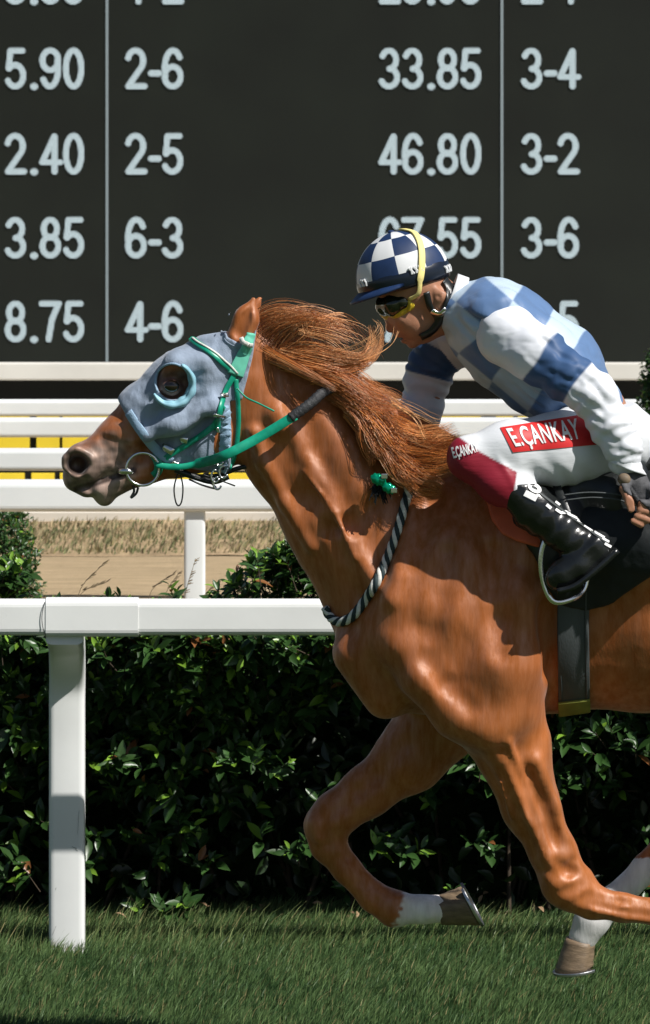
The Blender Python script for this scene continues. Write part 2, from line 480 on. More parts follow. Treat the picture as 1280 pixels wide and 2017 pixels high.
# leaves -------------------------------------------------------------------
def leaves(P, D, U, size, col, wid=.42, fold=.25, curl=.35):
    """leaf-sized faces at P growing along D with upper side U"""
    n = len(P); seg = 5; t = np.linspace(0, 1, seg)
    wd = np.array([.10, .8, 1.0, .72, .04])*wid*.5
    D = nrm(D); S = nrm(np.cross(D, U)); U = np.cross(S, D)
    V = np.zeros((n, seg, 3, 3)); cz = curl*(rng.random(n)*1.2-.2)
    for k in range(seg):
        c = P+size[:, None]*(D*t[k]-U*(cz[:, None]*t[k]**2))
        e = size[:, None]*wd[k]
        V[:, k, 0] = c-S*e+U*e*fold*2; V[:, k, 1] = c; V[:, k, 2] = c+S*e+U*e*fold*2
    q = []
    for k in range(seg-1):
        for j in range(2): q.append([k*3+j, k*3+j+1, (k+1)*3+j+1, (k+1)*3+j])
    F = (np.array(q)[None]+np.arange(n)[:, None, None]*(seg*3)).reshape(-1, 4)
    return V.reshape(-1, 3), F, np.repeat(col, seg*3, 0)

def shoots(base, dirs, nl, size, spread=.9, length=.05, young=.25):
    """sprigs: nl leaves round a short shoot"""
    P = []; D = []; U = []; Z = []; Cc = []; T = []
    n = len(base); dirs = nrm(dirs)
    for j in range(nl):
        s = j/(nl-1); a = j*2.4+rng.random(n)*.8
        ref = nrm(np.cross(dirs, rng.normal(size=(n, 3)))); r2 = np.cross(dirs, ref)
        side = ref*np.cos(a)[:, None]+r2*np.sin(a)[:, None]
        P.append(base+dirs*(s*length)*rng.uniform(.8, 1.2, (n, 1))); D.append(dirs*(.25+.9*s)+side*spread)
        U.append(dirs*1.0+np.array([0, -.15, .6])+.25*rng.normal(size=(n, 3)))
        Z.append(size*(1-.45*s)*rng.uniform(.75, 1.2, n))
        y = (rng.random(n) < young*s*1.6)[:, None]
        old = np.array([.030, .074, .017]); new = np.array([.15, .28, .03])
        c = np.where(y, new, old)*rng.uniform(.65, 1.35, (n, 1))*np.array([1, 1, 1])
        br = (rng.random(n) < .012)[:, None]; c = np.where(br, np.array([.22, .09, .03]), c)
        Cc.append(c)
    P, D, U, Z, Cc = map(np.concatenate, (P, D, U, Z, Cc))
    return leaves(P, D, U, Z, Cc)

def twigs_mesh(base, dirs, L, r):
    A = base-nrm(dirs)*L; n = len(A); T = nrm(dirs); S = nrm(np.cross(T, [0.3, .2, 1])); B = np.cross(T, S); V = np.zeros((n, 6, 3))
    for k in range(3):
        o = S*math.cos(2.09*k)+B*math.sin(2.09*k); V[:, k] = A+o*r*1.5; V[:, 3+k] = base+o*r*.6
    q = np.array([[0, 1, 4, 3], [1, 2, 5, 4], [2, 0, 3, 5]])
    return V.reshape(-1, 3), (q[None]+np.arange(n)[:, None, None]*6).reshape(-1, 4)

# near hedge: overhanging shoulders, deep dark gaps
hedge = empty('hedge', (0, 12.6, 0), 'dense dark green glossy leaved hedge along the near white rail', 'hedge')
def face_y(x, z):   # depth of the hedge face
    return 12.16+.17*smooth01(1.06, .82, z)+.08*smooth01(.7,.2,z)+.06*wob(x+9, 0*x, z, 9)+.07*wob(x, 0*x, z, 5.5)+.04*wob(x, 0*x+3, z, 14)
n = 4600
x = rng.uniform(-2.1, 2.3, n); z = 1.03*rng.random(n)**.8+.03; dep = rng.exponential(.07, n)
y = face_y(x, z)+dep
dr = np.stack([rng.normal(0, .45, n), -.55-.3*rng.random(n), .65+rng.normal(0, .3, n)], 1)
keep = ((wob(x, 0*x, z, 9) > -.4+.6*(1-z)) & (rng.random(n) < .30+.7*smooth01(.45, .85, z))) | (z > .92)
b, d_ = np.stack([x, y, z], 1)[keep], dr[keep]
V1, F1, C1 = shoots(b, d_, 6, rng.uniform(.06, .095, len(b)), young=.22)
nt = 1700                      # top
x = rng.uniform(-2.1, 2.3, nt); y = 12.15+.75*rng.random(nt)
lump = .07*np.exp(-((x+.15)/.16)**2)
zt = 1.035+.035*wob(x, y, 0*x, 6)
bt = np.stack([x, y, zt], 1); dt = np.stack([rng.normal(0, .5, nt), rng.normal(-.1, .4, nt), np.full(nt, 1.0)], 1)
V2, F2, C2 = shoots(bt, dt, 7, rng.uniform(.055, .08, nt), young=.3)
# taller sprays standing above the rail beside the horse's chest and at the left edge
sp = []
for cx, cy, top, w_, k in ((575, 12.35, 1075, 50, 46), (500, 12.3, 1100, 20, 12), (455, 12.3, 1150, 34, 16), (545, 12.45, 1110, 60, 44), (620, 12.4, 1120, 40, 30),
                    (20, 12.35, 1120, 34, 34), (0, 12.4, 1105, 30, 26), (230, 12.3, 1176, 12, 3), (350, 12.3, 1178, 14, 2)):
    for _ in range(k):
        px = cx+rng.normal(0, w_*.55); py = top+abs(rng.normal(0, 1))*45+abs(px-cx)*.5
        sp.append(W(px, py, cy+rng.normal(0, .07)))
sp = np.array(sp); ds = np.stack([rng.normal(0, .5, len(sp)), rng.normal(-.2, .35, len(sp)), np.full(len(sp), .9)], 1)
V3, F3, C3 = shoots(sp, ds, 7, np.full(len(sp), .066), young=.35)
# inner leaves, shade put into their darker colour, fill the volume so that no light comes through
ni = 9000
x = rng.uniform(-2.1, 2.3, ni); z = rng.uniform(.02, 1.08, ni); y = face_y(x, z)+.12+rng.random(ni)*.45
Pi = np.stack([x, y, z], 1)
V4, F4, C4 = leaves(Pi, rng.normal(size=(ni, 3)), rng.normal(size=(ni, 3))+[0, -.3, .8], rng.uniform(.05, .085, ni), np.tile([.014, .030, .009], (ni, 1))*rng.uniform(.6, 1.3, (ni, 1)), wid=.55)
Vs, Fs, Cs, o_ = [], [], [], 0
for V, F, c in ((V1, F1, C1), (V2, F2, C2), (V3, F3, C3), (V4, F4, C4)):
    Vs.append(V); Fs.append(F+o_); Cs.append(c); o_ += len(V)
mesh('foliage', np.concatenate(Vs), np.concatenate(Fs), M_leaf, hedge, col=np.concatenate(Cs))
tb, td = np.concatenate([b[::2], bt[::3], sp]), np.concatenate([d_[::2], dt[::3], ds])
V, F = twigs_mesh(tb+nrm(td)*.04, td+rng.normal(0, .2, td.shape), .10, .0018)
vx = rng.uniform(-2.1, 2.3, 150); stb = np.stack([vx, 12.68+rng.random(150)*.2, np.full(150, 0.75)], 1)
V5, F5 = twigs_mesh(stb, np.stack([rng.normal(0, .25, 150), rng.normal(0, .15, 150), np.ones(150)], 1), .8, .007)
mesh('twigs', np.concatenate([V, V5]), np.concatenate([F, F5+len(V)]), M_twig, hedge)
core = MB(); core.box((-2.1, 12.72, 0), (2.3, 12.9, .95), bev=.05)  # near-black block filling the hedge, its inner shade put into the colour
core.build('shade_core', mat('hedge_core', (.008, .014, .005), .95, .1, var=.4, vs=20), hedge)
# litter showing through under the hedge
nl = 60; lx = rng.uniform(-1, 1.0, nl); ly = 12.3+.4*rng.random(nl)
Vl, Fl, Cl = leaves(np.stack([lx, ly, .02+.06*rng.random(nl)], 1), rng.normal(size=(nl, 3))*[1, 1, .3], rng.normal(size=(nl, 3))*.4+[0, 0, 1], rng.uniform(.02, .045, nl), np.tile([.33, .22, .13], (nl, 1))*rng.uniform(.5, 1.3, (nl, 1)))
tag(mesh('leaf_litter', Vl, Fl, M_leaf, col=Cl), 'brown fallen leaves lying under the hedge', 'leaf litter', kind='stuff')

def bush(px, Y, zt, w, label, group=None, n=2600, leaf=.03, conic=.5):
    c = W(px, 1000, Y); c[2] = 0
    r = empty('bush', c, label, 'bush', group)
    a = rng.uniform(0, 6.28, n); u = rng.random(n)
    z = zt*(.03+.97*u); rad = w*(1-conic*u**2.2)*np.sqrt(np.clip(1-((u-.45)/.62)**4, .02, 1))
    rad = rad*(1+.13*wob(np.cos(a)*3, np.sin(a)*3, z*6, 1.5))*rng.uniform(.72, 1.02, n)
    P = np.stack([c[0]+np.cos(a)*rad, c[1]+np.sin(a)*rad, z], 1)
    D = np.stack([np.cos(a)*.7, np.sin(a)*.7, np.full(n, .7)], 1)+rng.normal(0, .3, (n, 3))
    V, F, cc = shoots(P, D, 4, np.full(n, leaf), length=leaf, young=.1)
    mesh('crown', V, F, M_leaf, r, col=cc)
    V, F = tube([c, c+[0, 0, zt*.5], c+[.02, 0, zt*.92]], np.array([.035, .025, .006]), 7)
    mesh('trunk', V, F, M_twig, r)
bush(2, 16.9, 1.0, .20, 'narrow dark green bush behind the second rail at the left edge', n=1700, leaf=.04, conic=.4)
bush(1318, 20.4, 1.55, .22, 'dark green bush standing by the far rails behind the rider', n=1500, leaf=.06, conic=.5)

# thin dry seed stalks between hedge and sand
for i, (x0, y0, x1, y1) in enumerate(((150, 1185, 205, 1108), (150, 1190, 212, 1145), (290, 1185, 345, 1128), (640-280, 1200, 385, 1100), (395, 1200, 425, 1148), (322, 1190, 352, 1128))):
    Y = 13.05+.07*i
    A, B = W(x0, y0, Y), W(x1, y1, Y); base = A.copy(); base[2] = 0; base[0] -= .12
    P = catmull([base, A*.6+base*.4+[.02, 0, 0], A, B], 16)
    V, F = tube(P, np.linspace(.0022, .001, 16), 5); mb = MB(); mb.add(V, F)
    for t in range(14):
        q = P[-1]+(P[-4]-P[-1])*rng.random()*1.3; mb.add(*tube([q, q+[.012+rng.random()*.01, rng.normal(0, .006), .014*rng.random()]], np.array([.0025, .0008]), 4))
    o = mb.build('dry_stalk', mat('dry_stem', (.22, .17, .10), .8, .2) if i == 0 else bpy.data.materials['dry_stem'])
    tag(o, ['tallest thin dry stalk left of the post, leaning right over the sand', 'short leftmost dry stalk just above the near rail', 'dry stalk with a bushy head midway between bush and post', 'dry stalk crossing in front of the second rail\'s post', 'thin dry stalk just right of the second rail\'s post', 'small dry stalk just left of the second rail\'s post'][i], 'weed', 'dry stalks beyond the hedge')

# ---------------------------------------------------------------- near rail
def rail_fence(px_posts, Yr, Yp, ztop, hr, wp, x0, x1, label, m, near=False, group=None, joint=None):
    root = empty('rail_fence', (W(px_posts[0], 1000, Yp)[0], Yp, 0), label, 'fence', group)
    dpt = .055 if near else hr*.9
    mb = MB()
    if near:
        js = W(90, 1200, Yr)[0]
        mb.box((x0, Yr, ztop-hr), (x1, Yr+dpt, ztop-.002), bev=hr*.2)
        mb.build('rail', m, root, smooth=False)
        je = W(272, 1200, Yr)[0]
        jb = MB(); jb.box((js, Yr-.0025, ztop-hr-.004), (je, Yr+dpt+.003, ztop+.0025), bev=hr*.2)
        jb.build('joint_sleeve', m, root)
        # bowed dark seam where the sleeve begins
        P = []
        for i in range(15):
            t = i/14; zz = ztop-.004-(hr-.004)*t; P.append((js-.001-.011*math.sin(math.pi*min(1, t*1.0)), Yr-.0055+(.012 if i in (0, 14) else 0)+.018*abs(2*t-1)**8, zz))
        V, F = tube(np.array(P), .0013, 5); sm = MB(); sm.add(V, F); sm.build('seam', M_seam, root)
    else:
        mb.box((x0, Yr, ztop-hr), (x1, Yr+dpt, ztop), bev=hr*.2); mb.build('rail', m, root)
    for pxp in px_posts:
        xc = W(pxp, 1000, Yp)[0]
        # goose neck: centre line in (depth, height)
        P = catmull([(xc, Yp+.03, -.02), (xc, Yp+.03, .45), (xc, Yp+.03, ztop-.46), (xc, Yp+.01, ztop-.32), (xc, Yp-.10, ztop-.205), (xc, (Yp+Yr)/2-.05, ztop-.150), (xc, Yr+dpt*.55, ztop-hr*.98)], 40)
        if not near: P = np.linspace([xc, Yr+dpt*.5, -.02], [xc, Yr+dpt*.5, ztop-hr-.001], 12)
        V = []; n = len(P); wps = np.full(n, wp)
        T = nrm(np.gradient(P, axis=0))
        b_ = .013*wp/.12; pr = []
        for cx_, cy_, a0 in ((1, 1, 0), (-1, 1, 90), (-1, -1, 180), (1, -1, 270)):
            for i in range(4):
                a = R(a0+30*i); pr.append((cx_*(wp/2-b_*1.6)+b_*1.6*math.cos(a), cy_*(.034-b_)+b_*math.sin(a)))
        for i in range(n):
            t = T[i]; N = np.array([0, t[2], -t[1]])
            s = 1; lx = (.02 if near else 0)*smooth01(.35, 1, i/n)
            for (u, v) in pr: V.append(P[i]+np.array([u*s+lx, 0, 0])+N*v)
        k = len(pr); F = [(i*k+j, i*k+(j+1) % k, (i+1)*k+(j+1) % k, (i+1)*k+j) for i in range(n-1) for j in range(k)]
        F += [tuple(range(k))[::-1], tuple(range((n-1)*k, n*k))]
        o = mesh('post', np.array(V), F, m, root, True)
        md = o.modifiers.new('edges', 'EDGE_SPLIT'); md.split_angle = R(50)
        if near:
            sb = MB()
            for (u, zz, l, w_, a) in ((.030, .36, .018, .002, -.35), (.038, .352, .012, .0015, -.8), (-.04, .22, .008, .0015, 1.3), (.046, .47, .03, .001, 1.45), (.044, .43, .05, .0008, 1.5), (-.045, .08, .03, .001, 1.2)):
                sb = MB(); sb.box((-l/2, -.0004, -w_/2), (l/2, .0004, w_/2)); q = sb.v[-1]
                ca, sa = math.cos(a), math.sin(a)
                sb.v[-1] = np.stack([xc+u*.9+q[:, 0]*ca-q[:, 2]*sa, Yp+.03-.0355+q[:, 1]+.001, zz+q[:, 0]*sa+q[:, 2]*ca], 1)
                sb.build('scuff_mark', M_scuff, o)
    return root
rail_fence([131], 11.6, 12.0, 1.253, .122, .121, -9, 9, 'nearest white plastic running rail with curved post in front of the hedge', M_white, near=True)
def post_px(p0, Y, step): return [p0+step*FPX/Y*k for k in (-3, -2, -1, 0, 1, 2)]
Y2 = 15.79
root2 = rail_fence([385], Y2, Y2+.15, 1.25, .139, .094, -10, 10, 'second white rail from the front with one straight post beyond the hedge', M_white2)
for k, (Y, y0, h, p0, lab) in enumerate(((17.5, 885, .108, 905, 'third white rail, its lower yellow panels showing below it'),
                         (19.5, 824, .107, 930, 'fourth white rail, between two bands of yellow'),
                         (21.0, 788, .098, 960, 'farthest white rail, just under the dark gap below the big screen'))):
    zt = HC-(y0-HOR)*Y/FPX
    rail_fence(post_px(p0, Y, 3.4), Y, Y+.15, zt, h, .09, -11, 11, lab, M_white2, group='far running rails')

# ---------------------------------------------------------------- yellow board
YB = 27.0
yb = empty('yellow_board', (W(300, 900, YB)[0], YB, 0), 'low black board with two rows of yellow panels behind the rails', 'board')
bk = MB(); a = W(-700, 812, YB); b2 = W(2000, 962, YB); bk.box((a[0], YB+.03, b2[2]), (b2[0], YB+.08, a[2])); bk.build('backing', M_dark, yb)
for q in range(-4, 10): xx = W(q*190, 900, YB)[0]; lg = MB(); lg.box((xx, YB+.035, 0.01), (xx+.05, YB+.075, b2[2]-.001)); lg.build('leg', M_dark, yb)
pats = ([(-700, -560), (-550, -420), (-410, -280), (-270, -140), (-130, -10), (-4, 58), (72, 117), (123, 250), (262, 330), (336, 430), (442, 570), (582, 700), (712, 840), (850, 1010), (1020, 1150), (1160, 1300), (1310, 1460)],
        [(-700, -540), (-530, -370), (-360, -200), (-190, -60), (-50, 48), (62, 107), (118, 250), (260, 400), (412, 560), (570, 700), (712, 900), (910, 1080), (1090, 1300)])
for (ya, yb_), row in zip(((818, 885.5), (932, 958)), pats):
    for p0, p1 in row:
        A = W(p0, ya, YB); B = W(p1, yb_, YB); m_ = MB(); m_.box((A[0], YB-.002, B[2]), (B[0], YB+.026, A[2]), bev=.006); m_.build('yellow_panel', M_yellow, yb)

# ---------------------------------------------------------------- big screen
YS = 32.0
scr = empty('screen_board', (W(640, 700, YS)[0], YS, 0), 'huge dark LED odds board with pale numbers behind the track', 'scoreboard')
A = W(-1100, -900, YS); B = W(2500, 713, YS)
mb = MB(); mb.box((A[0], YS, B[2]), (B[0], YS+.5, A[2])); mb.build('screen_panel', M_screen, scr)
mb = MB(); p = W(0, 748.5, YS); mb.box((A[0]-.1, YS-.06, p[2]), (B[0]+.1, YS+.55, B[2]-.002), bev=.02); mb.build('bottom_beam', M_cream, scr)
mb = MB(); mb.box((A[0], YS+.25, .021), (B[0], YS+.4, p[2]-.003)); mb.build('dark_gap_panel', M_dark, scr)  # near-black panel, the shade of the void under the screen painted in
def arc(cx, cy, rx, ry, a0, a1, n=22): return [(cx+rx*math.cos(R(a0+(a1-a0)*i/n)), cy+ry*math.sin(R(a0+(a1-a0)*i/n))) for i in range(n+1)]
G = {
 '0': [[(x, y) for x, y in arc(.26, .5, .18, .42, 0, 360, 40)]],
 '1': [[(.32, .08), (.32, .92)], [(.32, .90), (.12, .74)]],
 '2': [arc(.25, .68, .18, .24, 165, -38)+[(.09, .10)], [(.08, .085), (.46, .085)]],
 '3': [arc(.25, .70, .165, .215, 155, -85), arc(.25, .29, .19, .21, 85, -155)],
 '4': [[(.36, .08), (.36, .90)], [(.35, .90), (.07, .30)], [(.07, .30), (.49, .30)]],
 '5': [[(.42, .915), (.14, .915)], [(.14, .915), (.10, .50)], arc(.25, .33, .19, .25, 138, -152)],
 '6': [arc(.26, .31, .185, .23, 0, 360, 34), arc(.27, .5, .195, .42, 38, 205)],
 '7': [[(.06, .915), (.46, .915)], [(.45, .90), (.30, .55), (.22, .08)]],
 '8': [arc(.26, .705, .155, .21, 0, 360, 30), arc(.26, .30, .185, .22, 0, 360, 34)],
}
G['9'] = [[(.52-x, 1-y) for x, y in s_] for s_ in G['6']]
def glyph_dots(txt, px, py, H=84.0, p=2.7):
    out = []; x = px
    for ch in txt:
        if ch == '.': st = [[(.14, .075), (.16, .075)]]; adv = .27; th = .085; r0 = (0, .3)
        elif ch == '-': st = [[(.07, .385), (.25, .385)]]; adv = .315; th = .075; r0 = (0, .35)
        else: st = G[ch]; adv = .545; th = .074; r0 = (0, .54)
        gx, gy = np.meshgrid(np.arange(x-2, x+H*.58, p), np.arange(py-2, py+H+3, p)); 
        u = (gx-x)/H; v = 1-(gy-py)/H; d = np.full(u.shape, 9.)
        for s_ in st:
            for a, b in zip(s_[:-1], s_[1:]):
                e0, e1 = b[0]-a[0], b[1]-a[1]; t = np.clip(((u-a[0])*e0+(v-a[1])*e1)/(e0*e0+e1*e1+1e-9), 0, 1)
                d = np.minimum(d, np.hypot(u-a[0]-t*e0, v-a[1]-t*e1))
        sz = np.clip((th-.004-d)/.022+.5, 0, 1)**.5; k = sz > .15; out.append((ch, list(zip(gx[k], gy[k], sz[k])))); x += adv*H
    return out
def dots_mesh(name, pts, m, parent, p=2.7, s=.93):
    pts = np.array(pts); n = len(pts); h = p*s/2*(pts[:, 2] if pts.shape[1] > 2 else 1); V = np.zeros((n, 4, 3)); sc_ = YS/FPX
    for k, (a, b) in enumerate(((-1, -1), (1, -1), (1, 1), (-1, 1))):
        V[:, k, 0] = (pts[:, 0]+a*h-640)*sc_; V[:, k, 1] = YS-.012; V[:, k, 2] = HC-(pts[:, 1]+b*h-HOR)*sc_
    return mesh(name, V.reshape(-1, 3), np.arange(n*4).reshape(-1, 4), m, parent, False)
rows = [(-74, '3.65', '1-2', '25.95', '2-1'), (93, '5.90', '2-6', '33.85', '3-4'), (261, '2.40', '2-5', '46.80', '3-2'), (426, '3.85', '6-3', '67.55', '3-6'), (591, '8.75', '4-6', '76.30', '3-5')]
for py, a, b, c, d in rows:
    for t, x in ((a, 9), (b, 246), (c, 745), (d, 1025)):
        for ch, dd in glyph_dots(t, x, py): dots_mesh('decimal_point' if ch == '.' else 'dash' if ch == '-' else 'digit', dd, M_led, scr)
for x in (211.5, 989):
    pts = [(x+dx, y) for y in np.arange(-560, 712, 2.7) for dx in (-2.0, .7)]
    dots_mesh('divider_line', pts, M_ledline, scr)

# ================================================================= the horse
M_coat = mat('horse_coat', (.4, .15, .05), .62, .7, attr=True, var=.2, vs=11, bump=.0055, bs=9, sheen=.2, coat=.6, coatr=.50, coatior=1.75, streak=(42, (0, R(35), 0), (1, 1, .2), .9), stint=(1, .62, .40), bump2=(.0007, 170, (0, R(28), 0), (1, 1, .13)),
             stretch=((0, R(25), 0), (1, 1, .35)), rvar=.1, detail=7)
M_hoof = mat('hoof_horn', (.17, .12, .075), .5, .4, var=.3, vs=30, bump=.001, bs=90, stretch=((0, 0, 0), (1, 1, 5)))
M_shoe = mat('horseshoe_metal', (.45, .46, .48), .35, .5, metal=1)
M_eye = mat('eye_glass', (.01, .006, .004), .05, .8)
M_hair = mat('mane_hair', (.4, .17, .05), .42, .5, attr=True, sheen=.1)
M_skin_in = mat('nostril_skin', (.03, .015, .013), .7, .3)

def build_axes():
    xs = [np.arange(-.86, -.22, .0036)]
    x = -.22
    out = list(xs[0])
    x = out[-1]
    while x < 2.15:
        st = .0036 if x < -.2 else (.0036+.0022*min(1, (x+.22)/.15) if x < 1.0 else min(.018, .0058+(x-1.0)*.03))
        x += st; out.append(x)
    zs = []; z = .06
    while z < 2.34:
        z += (.0056 if z < 1.55 else .0036 if z > 1.65 else .0046); zs.append(z)
    ys = np.arange(YH-.36, YH+.37, .0056)
    return np.array(out), ys, np.array(zs)
H = Field(*build_axes())
N_ = -.13; F_ = .13
# barrel, withers, croup
H.chain([(905, 1165, 0, 222, .62), (1060, 1166, 0, 232, .54), (1290, 1158, 0, 240, .56), (1500, 1120, 0, 225, .74), (1660, 1080, 0, 195, .86)], .03)
H.chain([(1660, 1070, 0, 175, .95), (1800, 1060, 0, 190, .95), (1880, 1090, 0, 150, 1.0)], .05)
H.chain([(860, 935, 0, 62, .45), (960, 935, 0, 50, .6), (1120, 975, 0, 60, .9)], .05)
H.chain([(1050, 1060, 0, 120, 1.30), (1290, 1060, 0, 140, 1.34), (1500, 1050, 0, 145, 1.25)], .06)
# chest mass
H.chain([(838, 1235, 0, 172, .92), (905, 1200, 0, 200, .85)], .04)
# neck
H.chain([(497, 770, 0, 98, .52), (595, 884, 0, 111, .55), (700, 1002, 0, 143, .58), (790, 1120, 0, 175, .68)], .03)
H.chain([(520, 700, 0, 40, .6), (640, 785, 0, 52, .55), (780, 880, 0, 60, .55), (870, 930, 0, 60, .55)], .05)
# head
H.chain([(492, 690, 0, 50, .9), (408, 738, 0, 66, .92), (352, 772, 0, 68, .88), (300, 812, 0, 60, .80), (243, 866, 0, 50, .80), (186, 905, 0, 40, .95)], .02)
H.chain([(415, 850, 0, 82, .62), (350, 880, 0, 56, .62), (285, 905, 0, 44, .68), (215, 940, 0, 36, .9)], .02)
H.chain([(165, 912, 0, 40, 1.0), (150, 935, 0, 27, 1.1)], .015)       # muzzle
H.chain([(150, 945, 0, 23, 1.3), (172, 957, 0, 22, 1.25)], .01)
H.chain([(252, 935, 0, 25, .9), (205, 965, 0, 25, 1.1), (206, 978, 0, 19, 1.0)], .008)  # lower lip
for s in (-1, 1):
    H.chain([(300, 795, s*.062, 14), (345, 720, s*.085, 17), (395, 715, s*.085, 15)], .03)            # brow
    H.chain([(262, 870, s*.058, 10), (330, 838, s*.088, 12), (420, 800, s*.092, 12)], .03)             # facial crest
    H.chain([(135, 905, s*.046, 14), (150, 893, s*.052, 14), (176, 905, s*.05, 13)], .012)             # nostril wings
    H.chain([(134, 918, s*.046, 13), (150, 932, s*.05, 11), (168, 925, s*.052, 10)], .01)
    H.chain([(338, 762, s*.088, 22)], .01)                                                              # eyeball socket
# ears
for s in (-1, 1):
    H.chain([(474, 662, s*.055, 27, .8), (486, 628, s*.062, 24, .62), (499 if s < 0 else 512, 590 if s < 0 else 588, s*.06, 4, .6)], .012)
    H.chain([(470, 655, s*(.055+.026), 15, .6), (482, 628, s*(.062+.022), 13, .5), (494, 604, s*(.072), 3, .6)], .006, 'cut')
# legs -------------------------------------------------------------------
def leg(pts, k=.02): H.chain(pts, k)
# near fore
leg([(975, 1395, N_, 95, .75), (1008, 1470, N_, 74, .75), (1046, 1590, N_, 55, .8), (1090, 1680, N_, 44, .85), (1112, 1736, N_, 45, .85), (1128, 1752, N_, 44, .8)], .03)
leg([(1116, 1744, N_, 44, .85), (1165, 1776, N_, 33, .85), (1225, 1788, N_, 27, .85), (1300, 1796, N_, 26, .85), (1385, 1806, N_, 31, .95), (1440, 1785, N_, 25, 1), (1466, 1760, N_, 27, 1)], .02)
leg([(1150, 1725, N_, 16, 1), (1160, 1745, N_, 15, 1)], .02)
# far fore
leg([(880, 1400, F_, 95, .8), (808, 1492, F_, 66, .75), (722, 1560, F_, 47, .8), (662, 1602, F_, 42, .85), (640, 1628, F_, 39, .85)], .03)
leg([(640, 1628, F_, 39, .85), (646, 1664, F_, 33, .85), (682, 1712, F_, 27, .85), (738, 1768, F_, 28, .85), (776, 1790, F_, 34, .95), (832, 1792, F_, 26, 1), (866, 1790, F_, 27, 1)], .02)
# hind, reaching forward under the belly
leg([(1790, 1120, .12, 165, .75), (1640, 1240, .13, 125, .75), (1520, 1330, .13, 100, .75), (1440, 1480, .13, 62, .8), (1385, 1585, .13, 44, .8), (1345, 1645, .13, 42, .8)], .04)
leg([(1345, 1645, .13, 38, .8), (1270, 1712, .13, 27, .85), (1205, 1778, .13, 28, .85), (1166, 1812, .13, 33, .95), (1148, 1846, .13, 28, 1)], .02)
leg([(1800, 1120, -.12, 165, .75), (1700, 1260, -.13, 125, .75), (1600, 1350, -.13, 95, .75), (1580, 1500, -.13, 60, .8), (1590, 1610, -.13, 44, .8), (1570, 1670, -.13, 40, .8)], .04)
leg([(1570, 1670, -.13, 38, .8), (1500, 1760, -.13, 28, .85), (1440, 1850, -.13, 29, .85), (1405, 1893, -.13, 33, .95), (1385, 1925, -.13, 28, 1)], .02)

# muscles on the camera side (and the mirror side left plainer)
B = H.bump
B([(880, 985, 30), (850, 1080, 42), (812, 1180, 52), (785, 1250, 44)], 40, .009, .07)          # shoulder blade front
B([(935, 1010, 40), (925, 1100, 48)], 40, .008, .07)          # infraspinatus
H.chain([(1012, 1090, -.135, 56), (1000, 1180, -.155, 74), (990, 1300, -.160, 84), (985, 1390, -.150, 84)], .03)   # triceps
H.chain([(940, 1120, -.125, 50), (938, 1220, -.135, 62), (930, 1310, -.135, 66)], .05)
H.chain([(925, 1320, -.140, 60), (940, 1365, -.140, 62), (965, 1420, -.135, 56)], .06)
H.chain([(890, 1080, -.13, 52), (880, 1200, -.155, 66), (870, 1290, -.15, 64)], .035)
B([(800, 1275, 34), (850, 1330, 30)], 30, .008, .05)                                            # point of shoulder
B([(830, 1340, 40), (900, 1400, 46), (960, 1440, 40)], 40, .012, .05)
B([(700, 1290, 44), (760, 1370, 46)], 40, .022)                                            # pectoral
0 and B([(980, 1468, 16), (1035, 1472, 17)], 16, .010)                                           # elbow fold
B([(985, 1490, 24), (1040, 1600, 18), (1078, 1690, 12)], 20, .012)
B([(1050, 1500, 20), (1085, 1590, 15), (1110, 1650, 10)], 20, .010)
B([(640, 830, 30), (690, 905, 44), (715, 960, 30)], 40, .016)                              # neck muscles
B([(545, 815, 22), (600, 930, 26), (680, 1070, 30), (735, 1150, 30)], 30, .018, .03)
B([(500, 850, 10), (520, 910, 12), (565, 990, 13), (612, 1075, 10)], 12, .010)             # windpipe ridge
B([(820, 1010, 20), (800, 1120, 24), (775, 1180, 20)], 20, .010)
G_ = lambda pts, r, dep, k=None: H.bump(pts, r*1.5, dep, (k or dep*2.5)*1.5, cut=True)
G_([(968, 1085, 9), (973, 1150, 13), (980, 1220, 13), (984, 1285, 7)], 13, .009, .03)
G_([(880, 1090), (868, 1180), (850, 1240)], 12, .005, .026)
G_([(555, 880), (605, 985), (662, 1090), (710, 1175)], 13, .012, .03)
G_([(850, 985), (830, 1060), (800, 1110)], 10, .005, .02)
G_([(1078, 1200), (1082, 1320), (1082, 1430)], 10, .012, .03)
G_([(840, 1300), (880, 1350), (925, 1395)], 8, .003, .02)
G_([(1042, 1530, 8), (1068, 1590, 14), (1092, 1655, 8)], 11, .0045, .03)
G_([(735, 1000), (690, 1035), (640, 1040)], 10, .006, .02)
G_([(1150, 1775), (1220, 1800), (1290, 1808)], 5, .005, .01)
G_([(1130, 1700), (1115, 1718)], 6, .005, .012)
G_([(660, 1640), (690, 1690), (735, 1745)], 5, .004, .01)
B([(1080, 1725, 16), (1100, 1748, 18)], 16, .004); B([(1128, 1706, 12), (1140, 1720, 12)], 12, .005)
B([(622, 1618, 15), (630, 1648, 14)], 14, .006)
G_([(1098, 1700), (1120, 1716), (1146, 1718)], 5, .005, .012); G_([(1092, 1762), (1120, 1758), (1146, 1742)], 5, .004, .010)
G_([(1160, 1764), (1220, 1774), (1290, 1780)], 4, .004, .008); B([(1165, 1792, 7), (1230, 1806, 7), (1300, 1815, 7)], 7, .004)
B([(1000, 1460, 9), (1030, 1540, 8), (1062, 1620, 7), (1082, 1680, 5)], 8, .004); G_([(985, 1520), (1015, 1600), (1050, 1680)], 5, .004, .012)
B([(1030, 1700, 5), (1010, 1610, 5), (985, 1540, 4)], 5, .003)
G_([(652, 1610), (640, 1640), (646, 1665)], 5, .004, .01); G_([(668, 1690), (705, 1738), (745, 1778)], 4, .004, .008)
